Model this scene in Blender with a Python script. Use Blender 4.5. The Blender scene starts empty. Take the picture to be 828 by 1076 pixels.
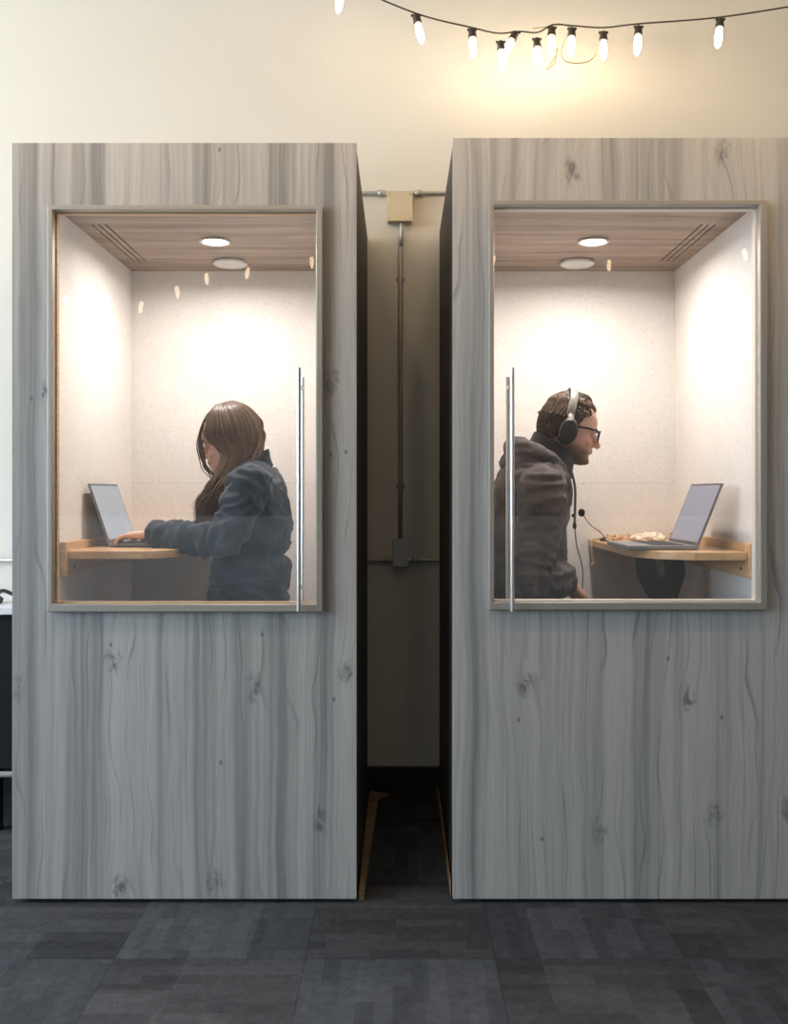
import bpy, bmesh, math, random
from mathutils import Vector, Matrix, noise
random.seed(7)
PI = math.pi
C = bpy.context.scene.collection
CAMY, CAMZ, F = -2.84, 1.21, 1000.0
FLOOR = -0.012
V = Vector

def P(px, py, d):                       # a pixel of the 828x1076 photo at depth d -> world point
    return V(((px-420)*d/F, CAMY+d, CAMZ+(519-py)*d/F))

# ------------------------------------------------------------------ materials
def mat(name):
    m = bpy.data.materials.new(name); m.use_nodes = True
    nt = m.node_tree; nt.nodes.clear()
    out = nt.nodes.new('ShaderNodeOutputMaterial')
    b = nt.nodes.new('ShaderNodeBsdfPrincipled')
    nt.links.new(b.outputs[0], out.inputs[0])
    return m, nt, b

class G:                                # tiny node-graph helper
    def __init__(s, nt): s.nt = nt
    def put(s, sock, v):
        if isinstance(v, bpy.types.NodeSocket): s.nt.links.new(v, sock)
        elif v is not None:
            try: sock.default_value = v
            except Exception: sock.default_value = (v[0], v[1], v[2])
    def n(s, t, ins=None, **kw):
        nd = s.nt.nodes.new(t)
        for k, v in kw.items(): setattr(nd, k, v)
        for k, v in (ins or {}).items(): s.put(nd.inputs[k], v)
        return nd
    def m(s, op, a, b=None, c=None, clamp=False):
        nd = s.nt.nodes.new('ShaderNodeMath'); nd.operation = op; nd.use_clamp = clamp
        s.put(nd.inputs[0], a)
        if b is not None: s.put(nd.inputs[1], b)
        if c is not None: s.put(nd.inputs[2], c)
        return nd.outputs[0]
    def xyz(s, v):
        nd = s.n('ShaderNodeSeparateXYZ', {0: v}); return nd.outputs
    def comb(s, x=0., y=0., z=0.):
        return s.n('ShaderNodeCombineXYZ', {0: x, 1: y, 2: z}).outputs[0]
    def noise(s, vec, scale, detail=3., rough=.5, dist=0.):
        return s.n('ShaderNodeTexNoise', {'Vector': vec, 'Scale': scale, 'Detail': detail, 'Roughness': rough, 'Distortion': dist}).outputs[0]
    def ramp(s, fac, stops, interp='LINEAR'):
        nd = s.n('ShaderNodeValToRGB', {0: fac}); cr = nd.color_ramp; cr.interpolation = interp
        while len(cr.elements) < len(stops): cr.elements.new(.5)
        for e, (p, c) in zip(cr.elements, stops):
            e.position = p; e.color = (*c, 1) if len(c) == 3 else c
        return nd.outputs[0]
    def mix(s, fac, a, b, mode='MIX'):
        nd = s.nt.nodes.new('ShaderNodeMix'); nd.data_type = 'RGBA'; nd.blend_type = mode
        s.put(nd.inputs[0], fac)
        s.put(nd.inputs[6], (*a, 1) if isinstance(a, tuple) and len(a) == 3 else a)
        s.put(nd.inputs[7], (*b, 1) if isinstance(b, tuple) and len(b) == 3 else b)
        return nd.outputs[2]
    def bump(s, b, h, strength, dist=.002):
        nd = s.n('ShaderNodeBump', {'Strength': strength, 'Distance': dist, 'Height': h})
        s.nt.links.new(nd.outputs[0], b.inputs['Normal'])
    def obj(s): return s.n('ShaderNodeTexCoord').outputs['Object']

def plain(name, col, rough=.5, metal=0., var=.06, scale=40., bump=0., spec=.5, emit=None, es=0.):
    m, nt, b = mat(name); g = G(nt)
    nz = g.noise(g.obj(), scale, 4.)
    lo = tuple(c*(1-var) for c in col); hi = tuple(min(1, c*(1+var)) for c in col)
    nt.links.new(g.ramp(nz, [(.3, lo), (.7, hi)]), b.inputs['Base Color'])
    b.inputs['Roughness'].default_value = rough; b.inputs['Metallic'].default_value = metal
    b.inputs['Specular IOR Level'].default_value = spec
    if emit: b.inputs['Emission Color'].default_value = (*emit, 1); b.inputs['Emission Strength'].default_value = es
    if bump: g.bump(b, nz, bump)
    return m

def wood_gray(name, off):               # pale grey knotty laminate, boards running upwards
    m, nt, b = mat(name); g = G(nt)
    o = g.xyz(g.obj())
    x = g.m('ADD', g.m('ADD', o[0], o[1]), off); z = g.m('ADD', o[2], off*.37)
    # knots : Voronoi cells stretched upwards
    kx = g.m('MULTIPLY', x, 3.4); kz = g.m('MULTIPLY', z, 2.1)
    vo = g.n('ShaderNodeTexVoronoi', {'Vector': g.comb(kx, kz, off), 'Scale': 1., 'Randomness': .95}, voronoi_dimensions='2D')
    kd = vo.outputs['Distance']; kc = g.xyz(vo.outputs['Color'])
    have = g.m('GREATER_THAN', kc[0], .42)
    infl = g.m('MULTIPLY', g.m('POWER', g.m('SUBTRACT', 1., g.m('MULTIPLY', kd, 2.6), clamp=True), 2.), have)
    # wavering grain
    w1 = g.noise(g.comb(g.m('MULTIPLY', x, 2.6), off, g.m('MULTIPLY', z, .9)), 1.6, 2.)
    w2 = g.noise(g.comb(g.m('MULTIPLY', x, 7.), off, g.m('MULTIPLY', z, 2.6)), 2., 3.)
    xw = g.m('ADD', x, g.m('ADD', g.m('MULTIPLY', g.m('SUBTRACT', w1, .5), .045), g.m('MULTIPLY', g.m('SUBTRACT', w2, .5), .014)))
    xk = g.m('ADD', xw, g.m('MULTIPLY', infl, .030))
    bands = g.noise(g.comb(g.m('MULTIPLY', xw, 7.5), off, g.m('MULTIPLY', z, .08)), 1.7, 4.5, .66)
    base = g.ramp(bands, [(.36, (.205, .213, .212)), (.43, (.315, .322, .318)), (.51, (.415, .418, .410)), (.64, (.475, .475, .465))])
    # dark boards streaks
    stre = g.noise(g.comb(g.m('MULTIPLY', xk, 30.), off+3, g.m('MULTIPLY', z, .5)), 1.5, 4., .6)
    base = g.mix(g.ramp(stre, [(.53, (0, 0, 0)), (.72, (.55, .55, .55))]), base, (.21, .222, .225))
    fine = g.noise(g.comb(g.m('MULTIPLY', xk, 190.), off, g.m('MULTIPLY', z, 5.)), 1., 3.)
    base = g.mix(g.ramp(fine, [(.35, (.30, .30, .30)), (.6, (0, 0, 0))]), base, (.27, .28, .28))
    # cathedral lines
    ring = g.m('FRACT', g.m('MULTIPLY', g.m('ADD', xk, g.m('MULTIPLY', w1, .20)), 18.))
    rl = g.m('MULTIPLY', g.ramp(ring, [(0., (1, 1, 1)), (.05, (.8, .8, .8)), (.13, (0, 0, 0)), (1., (0, 0, 0))]),
             g.ramp(g.noise(g.comb(g.m('MULTIPLY', x, 5.), off+7, g.m('MULTIPLY', z, 1.8)), 1.2, 2.), [(.46, (0, 0, 0)), (.62, (.62, .62, .62))]))
    base = g.mix(rl, base, (.15, .16, .165))
    # knot bodies
    kn = g.noise(g.comb(g.m('MULTIPLY', x, 45.), off, g.m('MULTIPLY', z, 26.)), 1., 4., .6, 1.2)
    kb = g.m('MULTIPLY', g.ramp(g.m('ADD', kd, g.m('MULTIPLY', g.m('SUBTRACT', kn, .5), .16)), [(.02, (.8, .8, .8)), (.06, (.40, .40, .40)), (.10, (0, 0, 0))]), have)
    kb = g.m('MULTIPLY', kb, g.ramp(kn, [(.38, (1, 1, 1)), (.62, (.15, .15, .15))]))
    base = g.mix(kb, base, (.10, .105, .11))
    vs = g.n('ShaderNodeTexVoronoi', {'Vector': g.comb(g.m('MULTIPLY', x, 9.), g.m('MULTIPLY', z, 5.5), off), 'Scale': 1.}, voronoi_dimensions='2D')
    pin = g.m('MULTIPLY', g.ramp(vs.outputs['Distance'], [(.02, (.8, .8, .8)), (.055, (0, 0, 0))]), g.m('GREATER_THAN', g.xyz(vs.outputs['Color'])[1], .82))
    base = g.mix(pin, base, (.12, .125, .13))
    base = g.mix(1., base, (1.0, .965, .92), 'MULTIPLY')
    nt.links.new(base, b.inputs['Base Color'])
    b.inputs['Roughness'].default_value = .55; b.inputs['Specular IOR Level'].default_value = .3
    g.bump(b, fine, .12, .001)
    return m

def wood_brown(name, c0, c1, c2, sx, sy, sz, rough=.5):
    m, nt, b = mat(name); g = G(nt); o = g.xyz(g.obj())
    v = g.comb(g.m('MULTIPLY', o[0], sx), g.m('MULTIPLY', o[1], sy), g.m('MULTIPLY', o[2], sz))
    n1 = g.noise(v, 1., 4., .6, .4); n2 = g.noise(v, 6., 3.)
    f = g.m('ADD', g.m('MULTIPLY', n1, .75), g.m('MULTIPLY', n2, .25))
    nt.links.new(g.ramp(f, [(.34, c0), (.5, c1), (.66, c2)]), b.inputs['Base Color'])
    b.inputs['Roughness'].default_value = rough
    return m

def felt():
    m, nt, b = mat('acoustic_felt'); g = G(nt); o = g.obj()
    n1 = g.noise(o, 110., 5., .7); n2 = g.noise(o, 9., 3.)
    c = g.ramp(n1, [(.30, (.66, .62, .58)), (.45, (.785, .75, .715)), (.65, (.82, .79, .76))])
    c = g.mix(g.ramp(n2, [(.35, (.15, .15, .15)), (.6, (0, 0, 0))]), c, (.62, .585, .545))
    nt.links.new(c, b.inputs['Base Color']); b.inputs['Roughness'].default_value = .95
    b.inputs['Specular IOR Level'].default_value = .1
    g.bump(b, n1, .25, .002)
    return m

def carpet():
    m, nt, b = mat('carpet_tiles'); g = G(nt); o = g.xyz(g.obj())
    T = .5
    x = g.m('ADD', o[0], .25); y = g.m('ADD', o[1], .34)
    tv = g.comb(x, y, 0.)
    ck = g.n('ShaderNodeTexChecker', {'Vector': g.comb(g.m('ADD', x, 50*T), g.m('ADD', y, 50*T), .001), 'Scale': 1./T}).outputs[1]
    tile = g.n('ShaderNodeTexWhiteNoise', {'Vector': g.comb(g.m('FLOOR', g.m('DIVIDE', x, T)), g.m('FLOOR', g.m('DIVIDE', y, T)), 3.)}).outputs[0]
    def bars(a, c, s):
        v = g.comb(a, c, s)
        def br(w, h, k):
            return g.n('ShaderNodeTexBrick', {'Vector': g.n('ShaderNodeVectorMath', {0: v, 1: (k, k*1.7, 0)}).outputs[0], 'Color1': (0, 0, 0, 1), 'Color2': (1, 1, 1, 1), 'Mortar': (.5, .5, .5, 1),
                     'Scale': 1., 'Mortar Size': 0., 'Bias': 0., 'Brick Width': w, 'Row Height': h}, offset=.37, offset_frequency=3).outputs[0]
        return g.m('ADD', g.m('MULTIPLY', br(.31, .155, .0), .55), g.m('MULTIPLY', br(.19, .045, .71), .45))
    f = g.mix(ck, bars(x, y, 0.), bars(y, x, 0.))
    pile = g.noise(g.comb(o[0], o[1], 0.), 260., 3., .7); soft = g.noise(g.comb(o[0], o[1], 0.), 30., 4., .7)
    f = g.m('ADD', g.m('ADD', g.m('MULTIPLY', f, .24), g.m('ADD', g.m('MULTIPLY', tile, .10), g.m('MULTIPLY', ck, .05))), g.m('ADD', g.m('MULTIPLY', pile, .46), g.m('MULTIPLY', soft, .30)))
    c = g.ramp(f, [(.36, (.024, .025, .027)), (.60, (.066, .067, .070)), (.86, (.140, .141, .143))])
    c = g.mix(1., c, g.mix(ck, (1.04, 1.01, 1.0), (.98, 1.01, 1.06)), 'MULTIPLY')
    seam = g.m('MAXIMUM', g.m('LESS_THAN', g.m('FRACT', g.m('DIVIDE', x, T)), .006), g.m('LESS_THAN', g.m('FRACT', g.m('DIVIDE', y, T)), .006))
    c = g.mix(g.m('MULTIPLY', seam, .5), c, (.02, .021, .023))
    nt.links.new(c, b.inputs['Base Color']); b.inputs['Roughness'].default_value = .95
    b.inputs['Specular IOR Level'].default_value = .1
    g.bump(b, pile, .7, .006)
    return m

def glass(name, base=.035, tint=(1, 1, 1)):
    m = bpy.data.materials.new(name); m.use_nodes = True; nt = m.node_tree; nt.nodes.clear(); g = G(nt)
    lw = g.n('ShaderNodeLayerWeight', {0: .5}).outputs['Facing']
    fr = g.m('MULTIPLY_ADD', g.m('POWER', lw, 5.), .9, base)
    tr = g.n('ShaderNodeBsdfTransparent', {0: (*tint, 1)}); gl = g.n('ShaderNodeBsdfGlossy', {'Color': (1, 1, 1, 1), 'Roughness': .015})
    mx = g.n('ShaderNodeMixShader', {0: fr, 1: tr.outputs[0], 2: gl.outputs[0]})
    out = g.n('ShaderNodeOutputMaterial', {0: mx.outputs[0]})
    return m

def emit(name, col, s, base=(.9, .9, .9)):
    m, nt, b = mat(name); b.inputs['Base Color'].default_value = (*base, 1)
    b.inputs['Emission Color'].default_value = (*col, 1); b.inputs['Emission Strength'].default_value = s
    return m

def tinted(name, rough, scale, bump, spec=.4, sss=0.):   # colour comes from the mesh's own "tint" attribute (skin, lips, stubble)
    m, nt, b = mat(name); g = G(nt)
    a = g.n('ShaderNodeVertexColor', layer_name='tint').outputs[0]
    nz = g.noise(g.obj(), scale, 4.)
    c = g.mix(.35, a, g.mix(1., a, g.ramp(nz, [(.3, (.82, .82, .82)), (.7, (1, 1, 1))]), 'MULTIPLY'))
    nt.links.new(c, b.inputs['Base Color']); b.inputs['Roughness'].default_value = rough
    b.inputs['Specular IOR Level'].default_value = spec
    if sss: b.inputs['Subsurface Weight'].default_value = sss; b.inputs['Subsurface Radius'].default_value = (.01, .004, .002)
    if bump: g.bump(b, nz, bump, .001)
    return m

def cloth(name, c0, c1, scale=900.):
    m, nt, b = mat(name); g = G(nt); o = g.obj()
    n1 = g.noise(o, scale, 3., .7); n2 = g.noise(o, 14., 3.)
    f = g.m('ADD', g.m('MULTIPLY', n1, .2), g.m('MULTIPLY', n2, .8))
    nt.links.new(g.ramp(f, [(.38, c0), (.62, c1)]), b.inputs['Base Color'])
    b.inputs['Roughness'].default_value = .85; b.inputs['Specular IOR Level'].default_value = .2
    b.inputs['Sheen Weight'].default_value = .15
    return m

def screen_mat(name, bg, ink, red=False):
    m, nt, b = mat(name); g = G(nt)
    o = g.n('ShaderNodeTexCoord').outputs['UV']; u, v, _ = g.xyz(o)
    br = g.n('ShaderNodeTexBrick', {'Vector': g.comb(u, v, 0.), 'Color1': (*ink, 1), 'Color2': (*bg, 1), 'Mortar': (*bg, 1), 'Scale': 1.,
             'Mortar Size': .016, 'Bias': .05, 'Brick Width': .11, 'Row Height': .055}, offset=.3).outputs[0]
    box = g.m('MULTIPLY', g.m('MULTIPLY', g.m('GREATER_THAN', u, .25), g.m('LESS_THAN', u, .75)), g.m('MULTIPLY', g.m('GREATER_THAN', v, .14), g.m('LESS_THAN', v, .52)))
    c = g.mix(g.m('MULTIPLY', box, .55), (*bg, 1), br)
    if red:
        col = g.m('MULTIPLY', g.m('GREATER_THAN', u, .05), g.m('LESS_THAN', u, .17))
        rb = g.n('ShaderNodeTexBrick', {'Vector': g.comb(u, v, 0.), 'Color1': (.48, .17, .17, 1), 'Color2': (*bg, 1), 'Mortar': (*bg, 1), 'Scale': 1.,
             'Mortar Size': .02, 'Bias': -.1, 'Brick Width': .05, 'Row Height': .06}, offset=.4).outputs[0]
        c = g.mix(col, c, rb)
    b.inputs['Base Color'].default_value = (.02, .02, .025, 1); b.inputs['Roughness'].default_value = .25
    nt.links.new(c, b.inputs['Emission Color']); b.inputs['Emission Strength'].default_value = .85; b.inputs['Specular IOR Level'].default_value = .15
    return m

M = dict(
    woodL=wood_gray('grey_knotty_laminate_A', 1.3), woodR=wood_gray('grey_knotty_laminate_B', 4.9),
    ceilwood=wood_brown('brown_oak_ceiling', (.19, .13, .095), (.32, .24, .185), (.43, .34, .275), 1.6, 26., 3.),
    desk=wood_brown('birch_desk', (.50, .30, .15), (.62, .39, .20), (.70, .46, .26), 14., 2.5, 60., .4),
    ply=wood_brown('plywood_edge', (.42, .27, .14), (.55, .37, .20), (.64, .45, .27), 3., 3., 90., .5),
    ply2=wood_brown('shaded_plywood', (.20, .12, .06), (.28, .18, .09), (.34, .22, .12), 3., 3., 90., .6),  # plywood with the shade of the gap put into its colour
    felt=felt(), carpet=carpet(), glass=glass('window_glass'),
    frame=plain('aluminium_frame', (.35, .325, .285), .42, .35, .03),
    inner=plain('cream_glazing_bead', (.72, .66, .58), .5, 0., .03),
    steel=plain('brushed_steel', (.60, .585, .555), .28, .9, .04, 120.),
    wall=plain('cream_wall_paint', (.69, .655, .565), .75, 0., .012, 3., .02, .2),
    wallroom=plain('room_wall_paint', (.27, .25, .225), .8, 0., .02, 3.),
    ceil=plain('white_ceiling', (.66, .64, .60), .9, 0., .02, 3.),
    black=plain('black_baseboard', (.012, .012, .013), .5),
    blackp=plain('black_plastic', (.018, .018, .020), .45),
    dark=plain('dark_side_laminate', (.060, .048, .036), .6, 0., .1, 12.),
    white=plain('white_enamel', (.78, .78, .77), .4),
    galv=plain('galvanised_steel', (.42, .41, .385), .45, .6, .08, 60.),
    boxm=plain('cream_painted_box', (.62, .54, .36), .5, 0., .03),
    lens=emit('lit_diffuser', (1., .95, .88), 26.), bulb=emit('lit_bulb', (1., .78, .52), 25.),
    bulbfill=emit('warm_fill_bulb', (1., .66, .35), 290.),  # strong warm glow for the added, unseen string
    bulbdim=emit('lit_bulb_soft', (1., .74, .44), 9.),
    socket=plain('dark_brown_socket', (.035, .022, .012), .5), wire=plain('dark_cable', (.05, .032, .018), .5),
    tancord=plain('tan_cord', (.50, .34, .19), .6), greencord=plain('olive_cord', (.30, .26, .10), .5),
    alu=plain('grey_aluminium', (.27, .275, .285), .38, .6, .03), keys=plain('dark_keys', (.03, .031, .034), .6),
    scrL=screen_mat('document_on_screen', (.42, .45, .48), (.20, .25, .36)), scrR=screen_mat('list_on_screen', (.33, .315, .38), (.27, .26, .34), True),
    navy=cloth('navy_cotton', (.018, .026, .038), (.040, .054, .072)), navyd=cloth('dark_navy_cotton', (.012, .016, .023), (.024, .031, .042)),
    char=cloth('charcoal_fleece', (.058, .050, .049), (.108, .095, .093)), chard=cloth('dark_charcoal_knit', (.026, .027, .029), (.046, .047, .050)),
    jeans=cloth('dark_denim', (.02, .024, .034), (.045, .052, .066)),
    skin=tinted('skin', .5, 120., .05, .4, .12),
    hairw=None, hairm=None,
    paper=plain('crumpled_paper', (.72, .62, .50), .8, 0., .1, 50.), paper2=plain('orange_wrapper', (.62, .36, .18), .6, 0., .15, 50.),
    glossblk=plain('glossy_black_frame', (.01, .009, .009), .2), silver=plain('satin_silver', (.40, .395, .385), .4, .5, .04),
    cup=plain('black_ear_cup', (.030, .031, .033), .45), eye=plain('eye_white', (.7, .66, .62), .2), iris=plain('dark_iris', (.03, .02, .015), .2),
    lens2=glass('spectacle_lens', .06), cordbl=plain('grey_lanyard', (.18, .165, .14), .8, 0., .15, 150.), rubber=plain('black_rubber', (.013, .013, .014), .8, spec=.15),
    sticker=plain('green_sticker', (.10, .30, .12), .5),
)
def hair_mat(name, cols):
    m, nt, b = mat(name); g = G(nt)
    a = g.n('ShaderNodeVertexColor', layer_name='tint').outputs[0]
    f = g.xyz(a)[0]
    nt.links.new(g.ramp(f, [(0., cols[0]), (.5, cols[1]), (1., cols[2])]), b.inputs['Base Color'])
    b.inputs['Roughness'].default_value = .42; b.inputs['Specular IOR Level'].default_value = .45
    return m
M['hairw'] = hair_mat('brown_long_hair', [(.030, .017, .011), (.085, .048, .030), (.19, .110, .066)])
M['hairm'] = hair_mat('brown_short_hair', [(.030, .019, .012), (.080, .048, .029), (.22, .130, .072)])

# ------------------------------------------------------------------ mesh helpers
def obj(name, bm, m, parent=None, smooth=False, bevel=0., seg=2, mesh=None):
    if mesh is None:
        bmesh.ops.recalc_face_normals(bm, faces=bm.faces)
        mesh = bpy.data.meshes.new(name); bm.to_mesh(mesh); bm.free()
    if smooth:
        for p in mesh.polygons: p.use_smooth = True
    o = bpy.data.objects.new(name, mesh); C.objects.link(o)
    if m and not mesh.materials: mesh.materials.append(M[m])
    if bevel:
        md = o.modifiers.new('bevel', 'BEVEL'); md.width = bevel; md.segments = seg; md.limit_method = 'ANGLE'; md.angle_limit = .6
    if parent: o.parent = parent; o.matrix_parent_inverse = parent.matrix_world.inverted() if parent.type else Matrix()
    return o

def thing(name, label, cat, loc=(0, 0, 0), rz=0., group=None):
    o = bpy.data.objects.new(name, None); C.objects.link(o); o.location = loc; o.rotation_euler = (0, 0, rz)
    o.empty_display_size = .05
    o.matrix_world = Matrix.Translation(loc) @ Matrix.Rotation(rz, 4, 'Z')
    return tag(o, label, cat, group)
def tag(o, label, cat, group=None):
    o['label'] = label; o['category'] = cat
    if group: o['group'] = group
    return o
def struct(name, bm, m, **k):
    o = obj(name, bm, m, **k); o['kind'] = 'structure'; return o

def B(): return bmesh.new()
def box(bm, x0, x1, y0, y1, z0, z1, mx=None):
    vs = [bm.verts.new((x, y, z)) for x in (x0, x1) for y in (y0, y1) for z in (z0, z1)]
    if mx: 
        for v in vs: v.co = mx @ v.co
    for f in ((0, 1, 3, 2), (4, 6, 7, 5), (0, 4, 5, 1), (2, 3, 7, 6), (0, 2, 6, 4), (1, 5, 7, 3)): bm.faces.new([vs[i] for i in f])
    return bm
def prism(bm, pts, vec):                # extrude a polygon along vec
    vec = V(vec); a = [bm.verts.new(p) for p in pts]; b = [bm.verts.new(V(p)+vec) for p in pts]
    bm.faces.new(a[::-1]); bm.faces.new(b)
    for i in range(len(a)):
        j = (i+1) % len(a); bm.faces.new((a[i], a[j], b[j], b[i]))
    return bm
def ringslab(bm, outer, inner, y0, y1): # rectangular ring in the XZ plane, y0..y1 thick;  rects are x0,x1,z0,z1
    def c(r): x0, x1, z0, z1 = r; return [(x0, z0), (x1, z0), (x1, z1), (x0, z1)]
    fo = [bm.verts.new((x, y0, z)) for x, z in c(outer)]; fi = [bm.verts.new((x, y0, z)) for x, z in c(inner)]
    bo = [bm.verts.new((x, y1, z)) for x, z in c(outer)]; bi = [bm.verts.new((x, y1, z)) for x, z in c(inner)]
    for i in range(4):
        j = (i+1) % 4
        bm.faces.new((fo[i], fo[j], fi[j], fi[i])); bm.faces.new((bo[j], bo[i], bi[i], bi[j]))
        bm.faces.new((fo[j], fo[i], bo[i], bo[j])); bm.faces.new((fi[i], fi[j], bi[j], bi[i]))
    return bm
def loft(bm, rings, cap=True):
    vs = [[bm.verts.new(p) for p in r] for r in rings]; n = len(vs[0])
    for a, b in zip(vs, vs[1:]):
        for i in range(n):
            j = (i+1) % n; bm.faces.new((a[i], a[j], b[j], b[i]))
    if cap: bm.faces.new(vs[0][::-1]); bm.faces.new(vs[-1])
    return vs
def spline(pts, n=8):                   # Catmull-Rom
    pts = [V(p) for p in pts]; q = [2*pts[0]-pts[1]]+pts+[2*pts[-1]-pts[-2]]; out = []
    for i in range(1, len(q)-2):
        a, b, c, d = q[i-1:i+3]
        for k in range(n):
            t = k/n
            out.append(.5*((2*b)+(c-a)*t+(2*a-5*b+4*c-d)*t*t+(3*b-a-3*c+d)*t**3))
    return out+[pts[-1]]
def tube(bm, pts, r, seg=8, side=None, flat=1., cap=True, roundend=False):
    """r: number or list of radii; flat: ratio of the second radius; side: direction of the first radius"""
    pts = [V(p) for p in pts]; n = len(pts)
    rs = list(r) if isinstance(r, (list, tuple)) else [r]*n
    if roundend:
        a = (pts[0]-pts[1]).normalized(); b = (pts[-1]-pts[-2]).normalized(); r0, r1 = rs[0], rs[-1]
        pre = [(pts[0]+a*r0*math.sin(t), r0*math.cos(t)) for t in (1.45, 1.1, .75, .38)]
        post = [(pts[-1]+b*r1*math.sin(t), r1*math.cos(t)) for t in (.38, .75, 1.1, 1.45)]
        pts = [p for p, _ in pre]+pts+[p for p, _ in post]; rs = [q for _, q in pre]+rs+[q for _, q in post]; n = len(pts)
    u = None; rings = []
    for i, p in enumerate(pts):
        t = (pts[min(i+1, n-1)]-pts[max(i-1, 0)]).normalized()
        if u is None:
            u = V(side) if side else (V((0, 0, 1)) if abs(t.z) < .9 else V((1, 0, 0)))
        u = (u-t*u.dot(t)).normalized(); w = t.cross(u)
        rings.append([p+(u*math.cos(2*PI*k/seg)+w*flat*math.sin(2*PI*k/seg))*rs[i] for k in range(seg)])
    loft(bm, rings, cap)
    return bm
def lathe(bm, prof, origin=(0, 0, 0), mx=None, seg=24):   # prof: (radius, height) along local Z
    o = V(origin); R = mx or Matrix()
    loft(bm, [[o+R @ V((max(r, 1e-4)*math.cos(2*PI*k/seg), max(r, 1e-4)*math.sin(2*PI*k/seg), h)) for k in range(seg)] for r, h in prof])
    return bm
def ball(bm, c, r, mx=None, n=12):
    rx, ry, rz = r if isinstance(r, (tuple, list)) else (r, r, r); c = V(c); R = mx or Matrix()
    loft(bm, [[c+R @ V((rx*math.sin(a)*math.cos(2*PI*k/n), ry*math.sin(a)*math.sin(2*PI*k/n), -rz*math.cos(a))) for k in range(n)]
              for a in [.08+(PI-.16)*i/(n-1) for i in range(n)]])
    return bm
def remesh(bm, voxel, smooth_it=6, fac=.5):
    bmesh.ops.recalc_face_normals(bm, faces=bm.faces)
    me = bpy.data.meshes.new('t'); bm.to_mesh(me); bm.free()
    o = bpy.data.objects.new('t', me); C.objects.link(o)
    r = o.modifiers.new('r', 'REMESH'); r.mode = 'VOXEL'; r.voxel_size = voxel; r.use_smooth_shade = True
    s = o.modifiers.new('s', 'SMOOTH'); s.iterations = smooth_it; s.factor = fac
    dg = bpy.context.evaluated_depsgraph_get()
    out = bpy.data.meshes.new_from_object(o.evaluated_get(dg))
    bpy.data.objects.remove(o); bpy.data.meshes.remove(me)
    for p in out.polygons: p.use_smooth = True
    return out
def tint(me, fn):
    a = me.color_attributes.new('tint', 'FLOAT_COLOR', 'POINT')
    for i, v in enumerate(me.vertices): a.data[i].color = (*fn(v.co), 1)
def folds(me, fn):
    ns = [v.normal.copy() for v in me.vertices]
    for v, n in zip(me.vertices, ns): v.co += n*fn(v.co)
    me.update()
def sstep(a, b, x):
    t = min(1, max(0, (x-a)/(b-a))); return t*t*(3-2*t)

# ------------------------------------------------------------------ the room
XL, XR, YB, YF, ZC = -4.6, 4.2, -6.2, 1.05, 3.7
struct('floor', box(B(), XL-.1, XR+.1, YB-.1, YF+.1, FLOOR-.1, FLOOR), 'carpet')
struct('ceiling', box(B(), XL-.1, XR+.1, YB-.1, YF+.1, ZC, ZC+.1), 'ceil')
struct('wall_back', box(B(), XL-.1, XR+.1, YF, YF+.12, FLOOR, ZC), 'wall')
struct('wall_right', box(B(), XR, XR+.12, YB, YF, FLOOR, ZC), 'wallroom')
def windowed(name, spans, lo, hi, z0, z1, place):
    bm = B(); cur = lo
    for a, b in spans+[(hi, hi)]:
        if a > cur: place(bm, cur, a, FLOOR, ZC)
        if b > a: place(bm, a, b, FLOOR, z0); place(bm, a, b, z1, ZC)
        cur = b
    return struct(name, bm, 'wallroom')
WL = [(-5.4, -3.7), (-3.2, -1.5), (-1.0, .75)]; WB = []
windowed('wall_left', WL, YB, YF, .75, 3.1, lambda bm, a, b, z, w: box(bm, XL-.15, XL, a, b, z, w))
struct('veil_panel_1', box(B(), XL, XR, YB, YB+.02, FLOOR, 1.0), 'white')  # unseen white panel, added to lay a pale reflection on the booth glass
windowed('wall_front', WB, XL, XR, .95, 3.1, lambda bm, a, b, z, w: box(bm, a, b, YB-.15, YB, z, w))
k = 1
for a, b in WL:
    bm = B()
    for y in (a, (a+b)/2-.02, b-.05): box(bm, XL-.1, XL-.05, y, y+.05, .75, 3.1)
    for z in (.75, 2.2, 3.05): box(bm, XL-.1, XL-.05, a, b, z, z+.05)
    struct('window_%d' % k, bm, 'frame'); k += 1
for a, b in WB:
    bm = B()
    for x in (a, (a+b)/2-.02, b-.05): box(bm, x, x+.05, YB-.1, YB-.05, .95, 3.1)
    for z in (.95, 2.2, 3.05): box(bm, a, b, YB-.1, YB-.05, z, z+.05)
    struct('window_%d' % k, bm, 'frame'); k += 1
bm = B(); prism(bm, [(XL, YF, FLOOR), (XL, YF-.012, FLOOR), (XL, YF-.012, .092), (XL, YF-.006, .098), (XL, YF, .098)], (XR-XL, 0, 0))
struct('baseboard_back', bm, 'black')

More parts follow.
